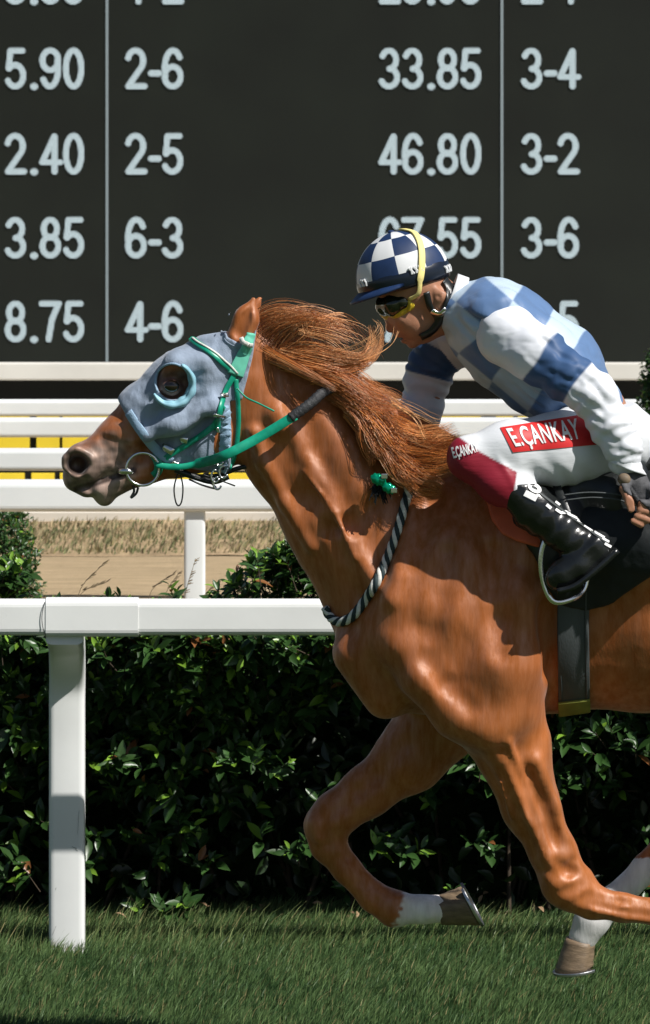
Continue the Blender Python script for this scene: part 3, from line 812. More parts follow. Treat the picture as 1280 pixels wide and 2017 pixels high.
0 and B([(905, 1130, 4), (890, 1180, 5), (902, 1230, 4), (888, 1290, 4)], 4, .0028); 0 and B([(845, 1110, 4), (835, 1170, 4), (812, 1220, 4)], 4, .0025)
0 and B([(960, 1330, 4), (935, 1370, 5), (900, 1395, 4)], 4, .003); 0 and B([(790, 1310, 4), (815, 1345, 4), (850, 1365, 4)], 4, .003)
B([(700, 1100, 6), (660, 1010, 5), (600, 930, 4)], 5, .0035)                               # veins
# face
G_([(150, 962), (178, 960), (205, 945), (235, 932), (258, 926)], 5, .014, .010)             # mouth
G_([(150, 912), (157, 912)], 17, .020, .010); G_([(153, 916)], 12, .030, .008)              # nostril
G_([(205, 880), (260, 862)], 10, .006, .02); G_([(262, 905), (310, 880)], 12, .008, .024)
B([(180, 935, 12), (215, 905, 12)], 12, .006); B([(196, 962, 13), (212, 950, 11)], 12, .006)
for i in range(9):                                                                          # wrinkles of the muzzle
    t = i/8; x0, y0 = 196+58*t, 872+14*t
    G_([(x0, y0-14+8*t), (x0+10, y0+14), (x0+8, y0+34)], 3, .0034, .007)
G_([(322, 745), (345, 742), (360, 755)], 3, .003, .006); G_([(318, 778), (342, 786), (362, 772)], 3, .003, .006)
G_([(700, 1560), (680, 1590), (655, 1600)], 7, .004, .015); G_([(790, 1470), (740, 1530), (705, 1560)], 9, .005, .02)
B([(772, 1776, 9), (790, 1772, 8)], 8, .004); G_([(800, 1785), (806, 1800)], 5, .003, .008); B([(842, 1785, 11), (846, 1800, 11)], 10, .004)
H.wrinkle(lambda x, y, z: .0016*wob(x, y, z, 12)+.0004*wob(x+5, y, z, 38))
Vh, Qh = H.mesh(4)
px, py = PX(Vh); side = Vh[:, 1]-YH
n = len(Vh)
col = np.tile([.305, .086, .018], (n, 1))
w = lambda a: a[:, None]
v1 = .5+.5*wob(Vh[:, 0], Vh[:, 1], Vh[:, 2], 5)
col *= w(1+.12*(v1-.5))
# coat a little more golden lower down
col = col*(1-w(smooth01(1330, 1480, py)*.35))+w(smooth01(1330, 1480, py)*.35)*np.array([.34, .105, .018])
d, _ = seg_px(px, py, [(150, 930), (205, 930)])
m = 1-smooth01(36, 104, d+14*wob(Vh[:, 0], 0*Vh[:, 0], Vh[:, 2], 60)); mz = np.clip(.5+.7*wob(Vh[:, 0], Vh[:, 1], Vh[:, 2], 70), 0, 1); col = col*(1-w(m))+w(m)*(w(mz)*np.array([.37, .255, .205])+w(1-mz)*np.array([.16, .112, .09]))
d, _ = seg_px(px, py, [(190, 985), (215, 948)]); m = (1-smooth01(8, 26, d+6*wob(Vh[:, 0], 0*Vh[:, 0], Vh[:, 2], 90)))*.8; col = col*(1-w(m))+w(m)*np.array([.42, .30, .25])
d, _ = seg_px(px, py, [(150, 912), (157, 915)]); m = 1-smooth01(16, 26, d); col = col*(1-w(m))+w(m)*np.array([.02, .013, .012])
d, _ = seg_px(px, py, [(150, 963), (205, 946), (262, 926)]); m = (1-smooth01(3, 9, d)); col = col*(1-w(m))+w(m)*np.array([.03, .02, .018])
d, _ = seg_px(px, py, [(330, 762), (350, 758)]); m = (1-smooth01(22, 42, d)); col = col*(1-w(m))+w(m)*np.array([.10, .045, .035])
# white socks
m = smooth01(781, 797, px+(py-1790)*.25+9*wob(Vh[:, 0], Vh[:, 1], Vh[:, 2], 95))*(side > .02)*(py > 1700)*(px < 960); col = col*(1-w(m))+w(m)*np.array([.72, .68, .64])
m = (1-smooth01(1290, 1330, px))*(py > 1690)*(side > .03)*(px > 1090)*smooth01(.04, .06, side); col = col*(1-w(m))+w(m)*np.array([.66, .66, .66])
horse = empty('horse', (W(1100, 1000)[0], YH, 0), 'chestnut racehorse in full gallop wearing a grey blue hood, ridden past the white rail', 'horse')
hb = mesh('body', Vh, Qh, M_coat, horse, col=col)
BV = bvh_of(hb)
# eye
def ellipsoid(c, r, nu=24, nv=16, rot=None):
    u = np.linspace(0, 2*np.pi, nu, endpoint=False); v = np.linspace(0, np.pi, nv+1)
    V = np.stack([np.outer(np.sin(v), np.cos(u)), np.outer(np.sin(v), np.sin(u)), np.outer(np.cos(v), np.ones(nu))], -1).reshape(-1, 3)*np.array(r)
    if rot is not None: V = V@np.array(rot).T
    F = [(i*nu+j, i*nu+(j+1) % nu, (i+1)*nu+(j+1) % nu, (i+1)*nu+j) for i in range(nv) for j in range(nu)]
    return V+np.array(c), F
for s in (-1, 1):
    c = None
    if s < 0: c, nn = cast(BV, 338, 761, -.008)
    else: c = np.array([c_eye[0], 2*YH-c_eye[1], c_eye[2]])
    if s < 0: c_eye = c
    mb = MB(); mb.add(*ellipsoid(c, (.021, .014, .017))); mb.build('eye', M_eye, horse, True)
# nostril depth
c, nn = cast(BV, 153, 914, .001)

def hoof(cor, axis, fwd, rc, rs, L, name='hoof', parent=horse, skew=.35):
    """cor: coronet centre, axis: towards the sole, fwd: towards the toe"""
    ax = nrm(np.array(axis, float)); f = np.array(fwd, float); f = nrm(f-(f@ax)*ax); sd = np.cross(ax, f)
    a = np.linspace(0, 2*np.pi, 28, endpoint=False); V = []; F = []; nr = 8
    for i in range(nr):
        t = i/(nr-1); r = rc+(rs-rc)*t; c = np.array(cor)+ax*L*t+f*skew*L*t
        tilt = (1-t)*.35
        for q in a:
            k = 1-(.18 if math.cos(q) < -.6 else 0)
            rad = r*k*(1+.02*math.sin(i*2.3))
            V.append(c+f*math.cos(q)*rad+sd*math.sin(q)*rad*.88+ax*(-math.cos(q)*rad*tilt))
    m = 28
    for i in range(nr-1):
        for j in range(m): F.append((i*m+j, i*m+(j+1) % m, (i+1)*m+(j+1) % m, (i+1)*m+j))
    F.append(tuple(range(m))[::-1]); 
    # hollow sole
    c = np.array(cor)+ax*L*.9+f*skew*L
    base = len(V); V += [c+f*math.cos(q)*rs*.78+sd*math.sin(q)*rs*.66 for q in a]
    for j in range(m): F.append(((nr-1)*m+j, (nr-1)*m+(j+1) % m, base+(j+1) % m, base+j))
    F.append(tuple(range(base, base+m)))
    o = mesh(name, np.array(V), F, M_hoof, parent, True)
    P = []
    c = np.array(cor)+ax*(L+.003)+f*skew*L
    for q in np.linspace(-2.5, 2.5, 26): P.append(c+f*math.cos(q)*rs*.93+sd*math.sin(q)*rs*.82)
    Vr, Fr = ribbon(np.array(P), -ax, .019, .008)
    mesh('horseshoe', Vr, Fr, M_shoe, o, False)
def dirpx(dx, dy): return np.array([dx, 0, -dy], float)
hoof(W(864, 1790, YH+F_), dirpx(.78, -.42), dirpx(.5, .86), .042, .066, .084)
hoof(W(1146, 1852, YH+.13), dirpx(.12, .99), dirpx(-1, .05), .043, .060, .078)
hoof(W(1468, 1758, YH+N_), dirpx(.5, -.85), dirpx(.85, .5), .041, .058, .070)
hoof(W(1383, 1930, YH-.13), dirpx(-.3, .95), dirpx(-1, -.1), .043, .060, .075)

# ---- hair ----
def strands(P, R0, col):
    """P (S,M,3) strand paths, R0 (S,M) radii"""
    S, M, _ = P.shape; T = nrm(np.gradient(P, axis=1)); up = np.array([0.1, -1, .2]); Bn = nrm(np.cross(T, up)); Nn = np.cross(T, Bn); V = np.zeros((S, M, 3, 3))
    for k in range(3): V[:, :, k] = P+R0[:, :, None]*(Bn*math.cos(2.0944*k)+Nn*math.sin(2.0944*k))
    q = []
    for i in range(M-1):
        for k in range(3): q.append([i*3+k, i*3+(k+1) % 3, (i+1)*3+(k+1) % 3, (i+1)*3+k])
    F = (np.array(q)[None]+np.arange(S)[:, None, None]*(M*3)).reshape(-1, 4)
    return V.reshape(-1, 3), F, np.repeat(col, M*3, 0)
HV, HF, HC_ = [], [], []; hoff = 0
def tuft(pts, n, r0, r1, M=18, curl=.25, col=None, th=.0007, rough=1.0, tipjit=.25, droop=0):
    """pts (px,py,depth offset); strands fan from root spread r0 to tip spread r1 (px)"""
    global hoff
    G0 = catmull([W(p[0], p[1], YH+p[2]) for p in pts], M)
    T = nrm(np.gradient(G0, axis=0)); A = nrm(np.cross(T, [0, 1, 0])); Bv = np.cross(T, A)
    t = np.linspace(0, 1, M)
    a = rng.normal(size=(n, 2)); a /= np.maximum(1, np.linalg.norm(a, axis=1, keepdims=True)/1.6)
    # sub-clumps so the hair parts into locks
    nc = max(3, n//42); cc = rng.normal(size=(nc, 2))*.8; ci = rng.integers(0, nc, n)
    sp_ = ((r0+(r1-r0)*t**1.1)*YH/FPX)[None, :, None]
    cl = (t**.7*.84)[None, :, None]
    off2 = a[:, None]*(1-cl)+(cc[ci][:, None]+a[:, None]*.16)*cl
    ph = rng.uniform(0, 6.28, (nc, 2))[ci]; fr = rng.uniform(3, 8, (nc,))[ci][:, None]
    wav = np.stack([np.sin(fr*t[None]+ph[:, :1]), np.cos(fr*t[None]*1.1+ph[:, 1:])], -1)*(t[None, :, None]**1.2)*curl
    ph2 = rng.uniform(0, 6.28, (n, 2)); f2 = rng.uniform(4, 13, (n, 1))
    wav += np.stack([np.sin(f2*t+ph2[:, :1]), np.cos(f2*t+ph2[:, 1:])], -1)*(t[None, :, None]**1.3)*curl*.22*rough
    o = (off2+wav)*sp_
    ln = 1-rng.random((n, 1))**1.5*tipjit; idx = t[None]*ln*(M-1)
    i0 = np.clip(idx.astype(int), 0, M-2); fr_ = (idx-i0)[..., None]
    g = G0[i0]*(1-fr_)+G0[i0+1]*fr_; Aa = A[i0]; Bb = Bv[i0]
    P = g+Aa*o[..., :1]+Bb*o[..., 1:]
    P[..., 2] -= droop*(t**2)[None]*rng.random((n, 1))
    rr = th*rng.uniform(.6, 1.3, (n, 1))*(1-.75*t[None]**2)
    base = np.array(col if col is not None else [.36, .145, .045])*np.array([1.45, 1.22, .95])
    c = base*rng.uniform(.55, 1.35, (n, 1))*(1+.25*rng.normal(size=(nc, 1))[ci]).clip(.5, 1.6)
    pale = rng.random(n) < .12; c[pale] = np.array([.56, .32, .15])
    V, F, cl_ = strands(P, rr, c); HV.append(V); HF.append(F+hoff); HC_.append(cl_); hoff += len(V)
D1 = -.02
tuft([(498, 655, -.01), (512, 632, -.02), (560, 618, -.03), (640, 640, -.02), (700, 668, 0)], 120, 14, 34, curl=.2, tipjit=.5, col=[.33, .14, .05])
tuft([(515, 672, -.02), (545, 648, -.04), (600, 636, -.05), (650, 642, -.04)], 130, 18, 24, curl=.2, col=[.32, .13, .045])
tuft([(545, 690, -.02), (590, 650, -.05), (640, 655, -.06), (690, 672, -.06)], 170, 18, 22, curl=.25, col=[.40, .18, .07])
tuft([(560, 700, -.03), (610, 690, -.07), (670, 705, -.08), (715, 708, -.07), (738, 678, -.05), (737, 640, -.04)], 260, 16, 10, tipjit=.5, col=[.46, .23, .10])
tuft([(560, 705, -.04), (620, 718, -.09), (680, 728, -.09), (728, 712, -.08)], 300, 18, 12, col=[.45, .21, .08])
tuft([(520, 690, -.03), (570, 715, -.09), (625, 745, -.11), (665, 765, -.12)], 120, 12, 10, col=[.38, .16, .05])
tuft([(590, 715, -.03), (640, 735, -.08), (690, 760, -.10), (730, 800, -.11), (745, 860, -.12)], 260, 16, 18, curl=.5)
tuft([(620, 735, -.03), (680, 745, -.06), (730, 775, -.08), (790, 805, -.09)], 300, 18, 22, curl=.4, col=[.40, .17, .055])
tuft([(650, 760, -.04), (700, 790, -.08), (745, 825, -.10), (800, 850, -.11)], 300, 20, 24, curl=.5, col=[.36, .14, .045])
tuft([(660, 765, -.06), (712, 820, -.11), (728, 865, -.13), (740, 895, -.14), (746, 910, -.15)], 240, 13, 13, curl=.5, col=[.37, .15, .045])
tuft([(700, 800, -.08), (745, 850, -.12), (772, 885, -.14), (786, 912, -.16)], 300, 20, 28, curl=.5, col=[.42, .18, .05])
tuft([(740, 830, -.08), (790, 865, -.12), (835, 880, -.15), (890, 880, -.20)], 360, 22, 22, curl=.5, col=[.44, .20, .06])
tuft([(740, 850, -.1), (800, 890, -.14), (850, 900, -.18), (898, 895, -.22)], 320, 26, 20, curl=.4, col=[.42, .18, .055])
tuft([(745, 860, -.1), (790, 905, -.15), (830, 945, -.18), (868, 960, -.20)], 260, 20, 20, curl=.5, col=[.36, .15, .045])
tuft([(745, 865, -.1), (775, 905, -.15), (800, 940, -.17), (825, 955, -.19)], 160, 18, 16, curl=.5, col=[.30, .12, .04])
tuft([(770, 850, -.08), (820, 865, -.14), (870, 862, -.16), (905, 850, -.15)], 130, 16, 16, tipjit=.5, col=[.55, .32, .16])
# bright flyaway hairs
for pts in ([(560, 690, -.05), (600, 660, -.1), (590, 640, -.1)], [(600, 650, -.06), (650, 640, -.06), (700, 655, -.05), (735, 690, -.04)],
            [(640, 700, -.08), (700, 690, -.1), (745, 660, -.1), (752, 640, -.08)], [(590, 650, -.08), (660, 668, -.1), (705, 700, -.1)],
            [(770, 790, -.15), (815, 820, -.2), (840, 850, -.22), (852, 858, -.22)], [(620, 640, -.06), (680, 632, -.05), (745, 700, -.04)], [(530, 640, 0), (600, 612, 0), (680, 640, 0), (740, 720, 0)]):
    tuft(pts, 16, 8, 22, tipjit=.3, col=[.6, .36, .2], th=.0007, curl=.3)
mesh('mane', np.concatenate(HV), np.concatenate(HF), M_hair, horse, col=np.concatenate(HC_))
HV, HF, HC_ = [], [], []; hoff = 0
tuft([(1985, 1040, 0), (2060, 1010, 0), (2200, 1060, .02), (2350, 1180, .04)], 700, 20, 60, th=.0014)
tuft([(1985, 1050, 0), (2070, 1030, 0), (2200, 1120, -.02), (2300, 1260, -.03)], 500, 20, 60, th=.0014)
mesh('tail', np.concatenate(HV), np.concatenate(HF), M_hair, horse, col=np.concatenate(HC_))

# ================================================================= tack
M_hood = mat('hood_cloth', (.235, .285, .36), .85, .15, var=.2, vs=16, bump=.013, bs=20, stretch=((0, R(-35), 0), (1, 1, .4)), sheen=.3, bump2=(.0012, 420, (0, 0, 0), (1, 1, 1)))
M_hem = mat('hood_hem', (.26, .38, .50), .75, .2, bump=.0015, bs=200, sheen=.2)
M_cup = mat('eye_cup', (.24, .46, .55), .45, .4, var=.1, vs=40)
M_green = mat('green_strap', (.004, .27, .165), .38, .5, var=.15, vs=60)
M_greenp = mat('pale_green_pad', (.13, .50, .36), .6, .3, var=.1, vs=40)
M_steel = mat('steel', (.72, .73, .72), .22, .5, metal=1)
M_blackl = mat('black_leather', (.010, .012, .012), .38, .5, var=.3, vs=30, bump=.0006, bs=160)
M_blackc = mat('black_cloth', (.010, .013, .014), .62, .35, var=.3, vs=20, bump=.003, bs=22)
M_girth = mat('girth_webbing', (.050, .057, .058), .55, .4, var=.25, vs=18, bump=.0006, bs=300, stretch=((0, 0, 0), (1, 1, .2)))
M_olive = mat('girth_end', (.16, .17, .03), .7, .3, var=.2, vs=30)
M_orange = mat('orange_pad', (.66, .12, .05), .6, .3, var=.1, vs=20, bump=.001, bs=60)
M_ropew = mat('rope_white', (.62, .61, .56), .8, .2, var=.15, vs=120)
M_roped = mat('rope_dark', (.02, .035, .038), .7, .3, var=.3, vs=120)
M_grip = mat('rubber_grip', (.022, .023, .025), .6, .4, var=.3, vs=60, bump=.002, bs=220)
M_bell = mat('green_foil', (.0, .32, .17), .12, .6, metal=.6)

def castm(bs, px, py, off=0.0):
    best = (None, None)
    for b in bs:
        l, nn_ = cast(b, px, py, off)
        if l is not None and (best[0] is None or l[1] < best[0][1]): best = (l, nn_)
    return best
class Multi:
    def __init__(s, *b): s.b = b
    def ray_cast(s, o, d):
        best = (None, None, None, None)
        for b in s.b:
            h = b.ray_cast(o, d)
            if h[0] is not None and (best[0] is None or h[3] < best[3]): best = h
        return best

# hood -----------------------------------------------------------------
f = H.crop(W(195, 960, YH-.3)-[.05, 0, 0], W(520, 590, YH+.3)+[.02, 0, .02])
f.d -= .0085
Y0 = YH-.1
def hoodw(x, y, z):
    px = 640+x*FPX/Y0; py = HOR+(HC-z)*FPX/Y0
    low = smooth01(790, 860, py)*smooth01(330, 380, px)
    u = (px*.80+py*.60); a = np.sin(u*.13+2.2*wob(x, y, z, 9))*.0088*low
    b = np.sin((px*.9-py*.35)*.075+2.2*wob(x, y, z, 7))*.0034
    return -(np.abs(a)*np.sign(a))-b-.0012*wob(x, y, z, 50)
f.wrinkle(hoodw, .02)
f.polymask([(205, 765), (234, 803), (262, 850), (300, 898), (340, 920), (400, 934), (452, 940), (455, 860), (452, 792), (476, 790), (497, 705), (505, 648), (494, 668), (470, 677), (448, 666), (437, 642), (452, 622), (440, 595), (300, 600)], .004)
eh = [(339+31*math.cos(a), 753+35*math.sin(a)) for a in np.linspace(0, 2*math.pi, 30, endpoint=False)]
fh = [(x, y) for x, y in eh]
f.polycut(fh)
Vc, Qc = f.mesh(2)
hood = empty('horse_hood', (W(380, 780)[0], YH, 0), 'grey blue cloth racing hood on the galloping horse\'s head', 'horse hood')
ho = mesh('hood', Vc, Qc, M_hood, hood)
BHd = bvh_of(ho); BB = Multi(BHd, BV)
P, Nn = path_on(BHd, [(254, 812), (272, 840), (308, 887), (338, 908)], 20, .003)
Vr, Fr = ribbon(P, Nn, .026, .006); mesh('front_hem', Vr, Fr, M_hem, hood)
P, Nn = path_on(BHd, [(443, 800), (444, 850), (442, 900), (438, 926)], 40, .002)
P[:, 0] += .003*np.sin(np.arange(40)*1.9); Vr, Fr = ribbon(P, Nn, .030+.004*np.sin(np.arange(40)*2.3), .007); mesh('back_hem', Vr, Fr, M_hem, hood)
P, Nn = path_on(BHd, [(436, 652), (446, 673), (468, 685)], 16, -.001)
Vr, Fr = tube(P, .0028, 7); mesh('ear_hem', Vr, Fr, M_hood, hood)
# cups round the eyes
for s in (-1, 1):
    ang = np.radians(np.linspace(-62, 152, 34)); q = []
    rr = []
    for i, a in enumerate(ang):
        t = i/33; l, nn_ = cast(BB, 339+(40)*math.cos(a), 755+42*math.sin(a)); rr.append((.0032+.0100*math.sin(math.pi*t)**.8)*(1+.13*math.sin(i*1.1)))
        if l is None: l = q[-1]
        q.append(l)
    q = np.array(q); yy = q[:, 1].copy()
    for _ in range(6): yy[1:-1] = (yy[:-2]+yy[1:-1]*2+yy[2:])/4
    q[:, 1] = yy-.010
    if s > 0: q[:, 1] = 2*YH-q[:, 1]
    Vr, Fr = tube(q, rr, 12); mb = MB(); mb.add(Vr, Fr); q2 = q.copy(); q2[:, 1] += s*.012
    Vr, Fr = tube(q2+[.002, 0, -.002], np.array(rr)*.62, 10); mb.add(Vr, Fr); mb.build('eye_cup', M_cup, hood, True)
    # thin front rim closing the hole
    if s < 0:
        P, Nn = path_on(BB, [(339+33*math.cos(a), 753+37*math.sin(a)) for a in np.radians(np.linspace(150, 300, 16))], 24, .001)
        Vr, Fr = tube(P, .0035, 7); mesh('eye_hem', Vr, Fr, M_hem, hood)

# bridle -----------------------------------------------------------------
br = empty('bridle', (W(430, 780)[0], YH, 0), 'green race bridle with steel bit ring over the grey blue hood', 'bridle')
def strap(name, pts, w, m, parent, b=BB, off=.004, th=.005, n=40):
    P, Nn = path_on(b, pts, n, off); Vr, Fr = ribbon(P, Nn, w, th); return mesh(name, Vr, Fr, m, parent)
strap('browband', [(374, 667), (405, 690), (440, 716), (466, 738)], .018, M_green, br, off=.006, th=.007)
P, Nn = path_on(BB, [(376, 667), (405, 687), (440, 711), (468, 735)], 40, .011); Vr, Fr = ribbon(P, Nn, .005, .003); mesh('browband_trim', Vr, Fr, M_ropew, br)
P, Nn = path_on(BB, [(493, 655), (485, 685), (474, 712), (462, 738)], 24, .007); Vr, Fr = ribbon(P, Nn, np.linspace(.024, .046, 24), .009); mesh('crown_pad', Vr, Fr, M_greenp, br)
strap('crown_buckle', [(478, 672), (487, 676), (495, 678)], .012, M_ropew, br, off=.015)
strap('cheek_strap', [(462, 735), (442, 770), (432, 805), (426, 846)], .015, M_green, br, off=.006)
strap('cheek_strap', [(438, 800), (422, 835), (392, 862), (350, 886), (322, 905)], .016, M_green, br, off=.004)
strap('throat_lash', [(464, 745), (469, 790), (470, 835), (464, 885), (452, 922)], .013, M_green, br, off=.004)
strap('ring_strap', [(302, 895), (312, 910), (310, 926), (300, 934)], .024, M_green, br, off=.009, n=14)
for pts, w_ in (([(355, 861), (372, 867)], .016), ([(325, 878), (342, 890)], .019), ([(338, 908), (352, 914)], .020), ([(430, 784), (446, 778)], .012), ([(422, 812), (436, 816)], .010), ([(424, 838), (430, 852)], .008)):
    strap('buckle', pts, w_, M_steel, br, off=.013, th=.004, n=6)
l, _ = castm([BHd, BV], 283, 922)
cr = W(281, 924, l[1]-.016); a = np.linspace(0, 2*np.pi, 48, endpoint=False)
P = np.stack([cr[0]+.0445*np.cos(a), cr[1]+.004*np.cos(a), cr[2]+.0445*np.sin(a)], 1)
Vr, Fr = tube(P, .0042, 9, closed=True); mesh('bit_ring', Vr, Fr, M_steel, br)
Vr, Fr = tube(np.array([W(232, 930, l[1]+.02), W(240, 928, l[1]-.012), W(252, 928, l[1]-.020), W(262, 931, l[1]-.020)]), np.array([.006, .010, .009, .005]), 12); mesh('bit_mouthpiece', Vr, Fr, M_steel, br)
yl = l[1]
def thin(name, pts, r, m, parent, Y, n=30):
    q = catmull([W(p[0], p[1], Y+(p[2] if len(p) > 2 else 0)) for p in pts], n); Vr, Fr = tube(q, r, 7); return mesh(name, Vr, Fr, m, parent)
thin('curb_strap', [(262, 955), (264, 968), (258, 980), (268, 972), (272, 960)], .0035, M_blackl, br, yl+.02)
thin('hanging_loop', [(352, 925), (343, 960), (346, 988), (352, 996), (358, 986), (360, 958), (354, 930)], .0022, M_blackl, br, yl+.01)
thin('loose_end', [(372, 944), (400, 956), (425, 962), (412, 950), (380, 940)], .0028, M_blackl, br, yl-.01)
thin('loose_end', [(400, 935), (430, 945), (463, 957)], .0022, M_blackl, br, yl-.02)
thin('loose_end', [(360, 935), (392, 938), (430, 936), (470, 922), (512, 914)], .0065, M_blackl, br, yl+.02)
thin('loose_end', [(345, 925), (380, 938), (420, 948), (450, 938)], .009, M_blackl, br, yl+.0)
for x, y in ((432, 905), (440, 930), (424, 938), (428, 952)):
    q = [W(x+8*math.cos(t), y+12*math.sin(t), yl-.035) for t in np.linspace(.4, 5, 16)]; Vr, Fr = tube(np.array(q), .003, 7); mesh('small_ring', Vr, Fr, M_steel, br)
thin('green_cord', [(466, 764, 0), (485, 783, -.01), (510, 795, -.02), (540, 810, -.03)], .0026, M_green, br, YH-.14)

# reins ------------------------------------------------------------------
rn = empty('reins', (W(470, 870)[0], YH, 0), 'green reins running from the bit ring back to black rubber grips in the rider\'s hands', 'reins')
Yg = YH-.150
pr = [W(306, 916, yl-.018), W(350, 920, yl-.022), W(395, 912, yl-.03), W(440, 898, Yg-.01), W(510, 862, Yg), W(582, 818, Yg)]
q = catmull(pr, 44); Vr, Fr = ribbon(q, np.tile([0, -1, .15], (44, 1)), np.concatenate([np.linspace(.016, .017, 16), np.full(28, .0265)]), .008); mesh('rein', Vr, Fr, M_green, rn)
q = catmull([W(572, 824, Yg-.001), W(610, 796, Yg+.01), W(648, 766, Yg+.05), W(700, 762, YH+.04)], 40); Vr, Fr = tube(q, .0145+.001*np.sin(np.arange(40)*2.2), 10, flat=.6); mesh('rein_grip', Vr, Fr, M_grip, rn)
q = catmull([W(306, 930, 2*YH-yl), W(440, 880, YH+.14), W(560, 800, YH+.13), W(690, 765, YH+.12)], 30); Vr, Fr = ribbon(q, [0, 1, .1], .024, .006); mesh('far_rein', Vr, Fr, M_green, rn)
#q = catmull([W(690, 768, YH+.05), W(650, 800, Yg+.03), W(618, 806, Yg-.02), W(600, 800, Yg-.03), W(606, 775, Yg-.02), W(650, 762, Yg+.04)], 40); Vr, Fr = tube(q, .003, 7); mesh('rein_loop', Vr, Fr, M_blackl, rn)

# braided neck strap ---------------------------------------------------------
def rope(pts, b, name, parent, w=.0115, turns=.040, n=160):
    P, Nn = path_on(b, pts, n, w*.7); T = nrm(np.gradient(P, axis=0)); Bn = np.cross(T, Nn)
    s_ = np.concatenate([[0], np.cumsum(np.linalg.norm(np.diff(P, axis=0), axis=1))])
    r = empty(name, P[0], 'braided black and white neck strap across the horse\'s chest', 'neck strap') if parent is None else parent
    for k, m in enumerate((M_ropew, M_roped, M_ropew, M_roped)):
        ph = 2*np.pi*s_/(turns*2)+k*np.pi/2
        q = P+Bn*(np.cos(ph)*w*.62)[:, None]+Nn*(np.sin(ph)*w*.5)[:, None]
        Vr, Fr = tube(q, w*.58, 8); mesh('strand', Vr, Fr, m, r)
    return r
rope([(803, 937), (801, 985), (782, 1060), (750, 1132), (724, 1180), (697, 1214), (672, 1224), (654, 1212), (645, 1194)], BV, 'neck_strap', None)
# foil bells beside the strap
bl = empty('strap_buckle', (W(757, 952)[0], YH-.25, 0), 'shiny green foil covered double buckle hanging at the base of the mane', 'buckle')
l, nn_ = cast(BV, 752, 952)
Yb = l[1]-.055
for x, y, r in ((745, 945, .022), (766, 962, .020)):
    mb = MB(); V_, F_b = ellipsoid(W(x, y, Yb-.012), (r*1.05, r*.55, r*.72), 26, 16); th_ = math.radians(28); c0 = W(x, y, Yb-.012)
    V_ = V_-c0; V_ = np.stack([V_[:, 0]*math.cos(th_)+V_[:, 2]*math.sin(th_), V_[:, 1], -V_[:, 0]*math.sin(th_)+V_[:, 2]*math.cos(th_)], 1); V_[:, 2] += .0018*np.sin(V_[:, 0]*500)
    mb.add(V_+c0, F_b); mb.build('foil_cap', M_bell, bl, True)
for x, y in ((757, 938), (776, 966)):
    mb = MB(); mb.box(W(x, y, Yb-.026)-[.008, .003, .007], W(x, y, Yb-.026)+[.008, .003, .007], bev=.002); mb.build('buckle', M_steel, bl)
mb = MB()
for i in range(60):
    a0 = W(738+26*random.random(), 948+18*random.random(), Yb); mb.add(*tube([a0, a0+[random.uniform(-.02, .02), -.008, random.uniform(-.045, -.01)]], np.array([.003, .001]), 4))
mb.build('dark_tuft', M_blackl, bl)

# saddle, cloths, girth --------------------------------------------------------
def shellpart(name, poly, off, m, parent, lo, hi, wr=None, r=.006, far=True):
    g = H.crop(lo, hi); g.d -= off; inner = g.d+.012
    g.polymask(poly, r)
    if wr: g.wrinkle(wr, .02)
    V, Q = g.mesh(2); return mesh(name, V, Q, m, parent)
lo, hi = W(880, 1260, YH-.36), W(1620, 800, YH+.37)
lo[1], hi[1] = YH-.36, YH+.37
cl = empty('saddle_cloth', (W(1150, 1000)[0], YH, 0), 'black saddle cloth under the rider with an orange pad edge showing in front', 'saddle cloth')
shellpart('cloth', [(1040, 960), (1052, 1030), (1060, 1090), (1072, 1145), (1092, 1184), (1150, 1198), (1200, 1180), (1250, 1140), (1310, 1090), (1420, 1060), (1500, 1010), (1500, 820), (1000, 820)], .014, M_blackc, cl, lo, hi, lambda x, y, z: -.003*wob(x, y, z, 16)-.0015*np.sin(x*60+2*wob(x, y, z, 6)))
shellpart('orange_pad', [(950, 960), (966, 1020), (985, 1045), (1012, 1057), (1058, 1070), (1075, 1000), (1060, 900), (940, 900)], .020, M_orange, cl, lo, hi)
sd = empty('saddle', (W(1150, 930)[0], YH, 0), 'small black racing saddle beneath the rider', 'saddle')
g = Field(*grid(W(960, 1180, YH-.4)*[1, 0, 1]+[0, YH-.36, 0], W(1400, 800, YH+.4)*[1, 0, 1]+[0, YH+.36, 0], .006))
g.chain([(1000, 915, 0, 34, 2.4), (1110, 935, 0, 34, 3.2), (1220, 928, 0, 38, 3.2), (1290, 900, 0, 34, 2.6)], .03)
for s in (-1, 1): g.chain([(1060, 960, s*.17, 50, .45), (1080, 1020, s*.215, 58, .35), (1100, 1090, s*.235, 46, .3)], .02); g.chain([(1130, 950, s*.17, 50, .45), (1215, 985, s*.21, 40, .5), (1240, 940, s*.19, 40, .5)], .02)
g.wrinkle(lambda x, y, z: .002*wob(x, y, z, 20))
V, Q = g.mesh(); so = mesh('seat', V, Q, M_blackl, sd); BS = bvh_of(so)
P, Nn = path_on(Multi(BV), [(1130, 1150), (1128, 1230), (1129, 1310), (1130, 1384)], 30, .006)
Vr, Fr = ribbon(P, Nn, .086, .008); mesh('girth', Vr, Fr, M_girth, sd)
P, Nn = path_on(Multi(BV), [(1129, 1374), (1130, 1398)], 12, .013); P[-1][1] += .01
Vr, Fr = ribbon(P, Nn, .088, .008); mesh('girth_end', Vr, Fr, M_olive, sd)
for dx in (-1, 1):
    P, Nn = path_on(Multi(BV), [(1130+dx*25, 1150), (1128+dx*25, 1230), (1129+dx*25, 1310), (1130+dx*25, 1374)], 30, .011)
    Vr, Fr = ribbon(P, Nn, .004, .002); mesh('girth_edge', Vr, Fr, M_girth, sd)
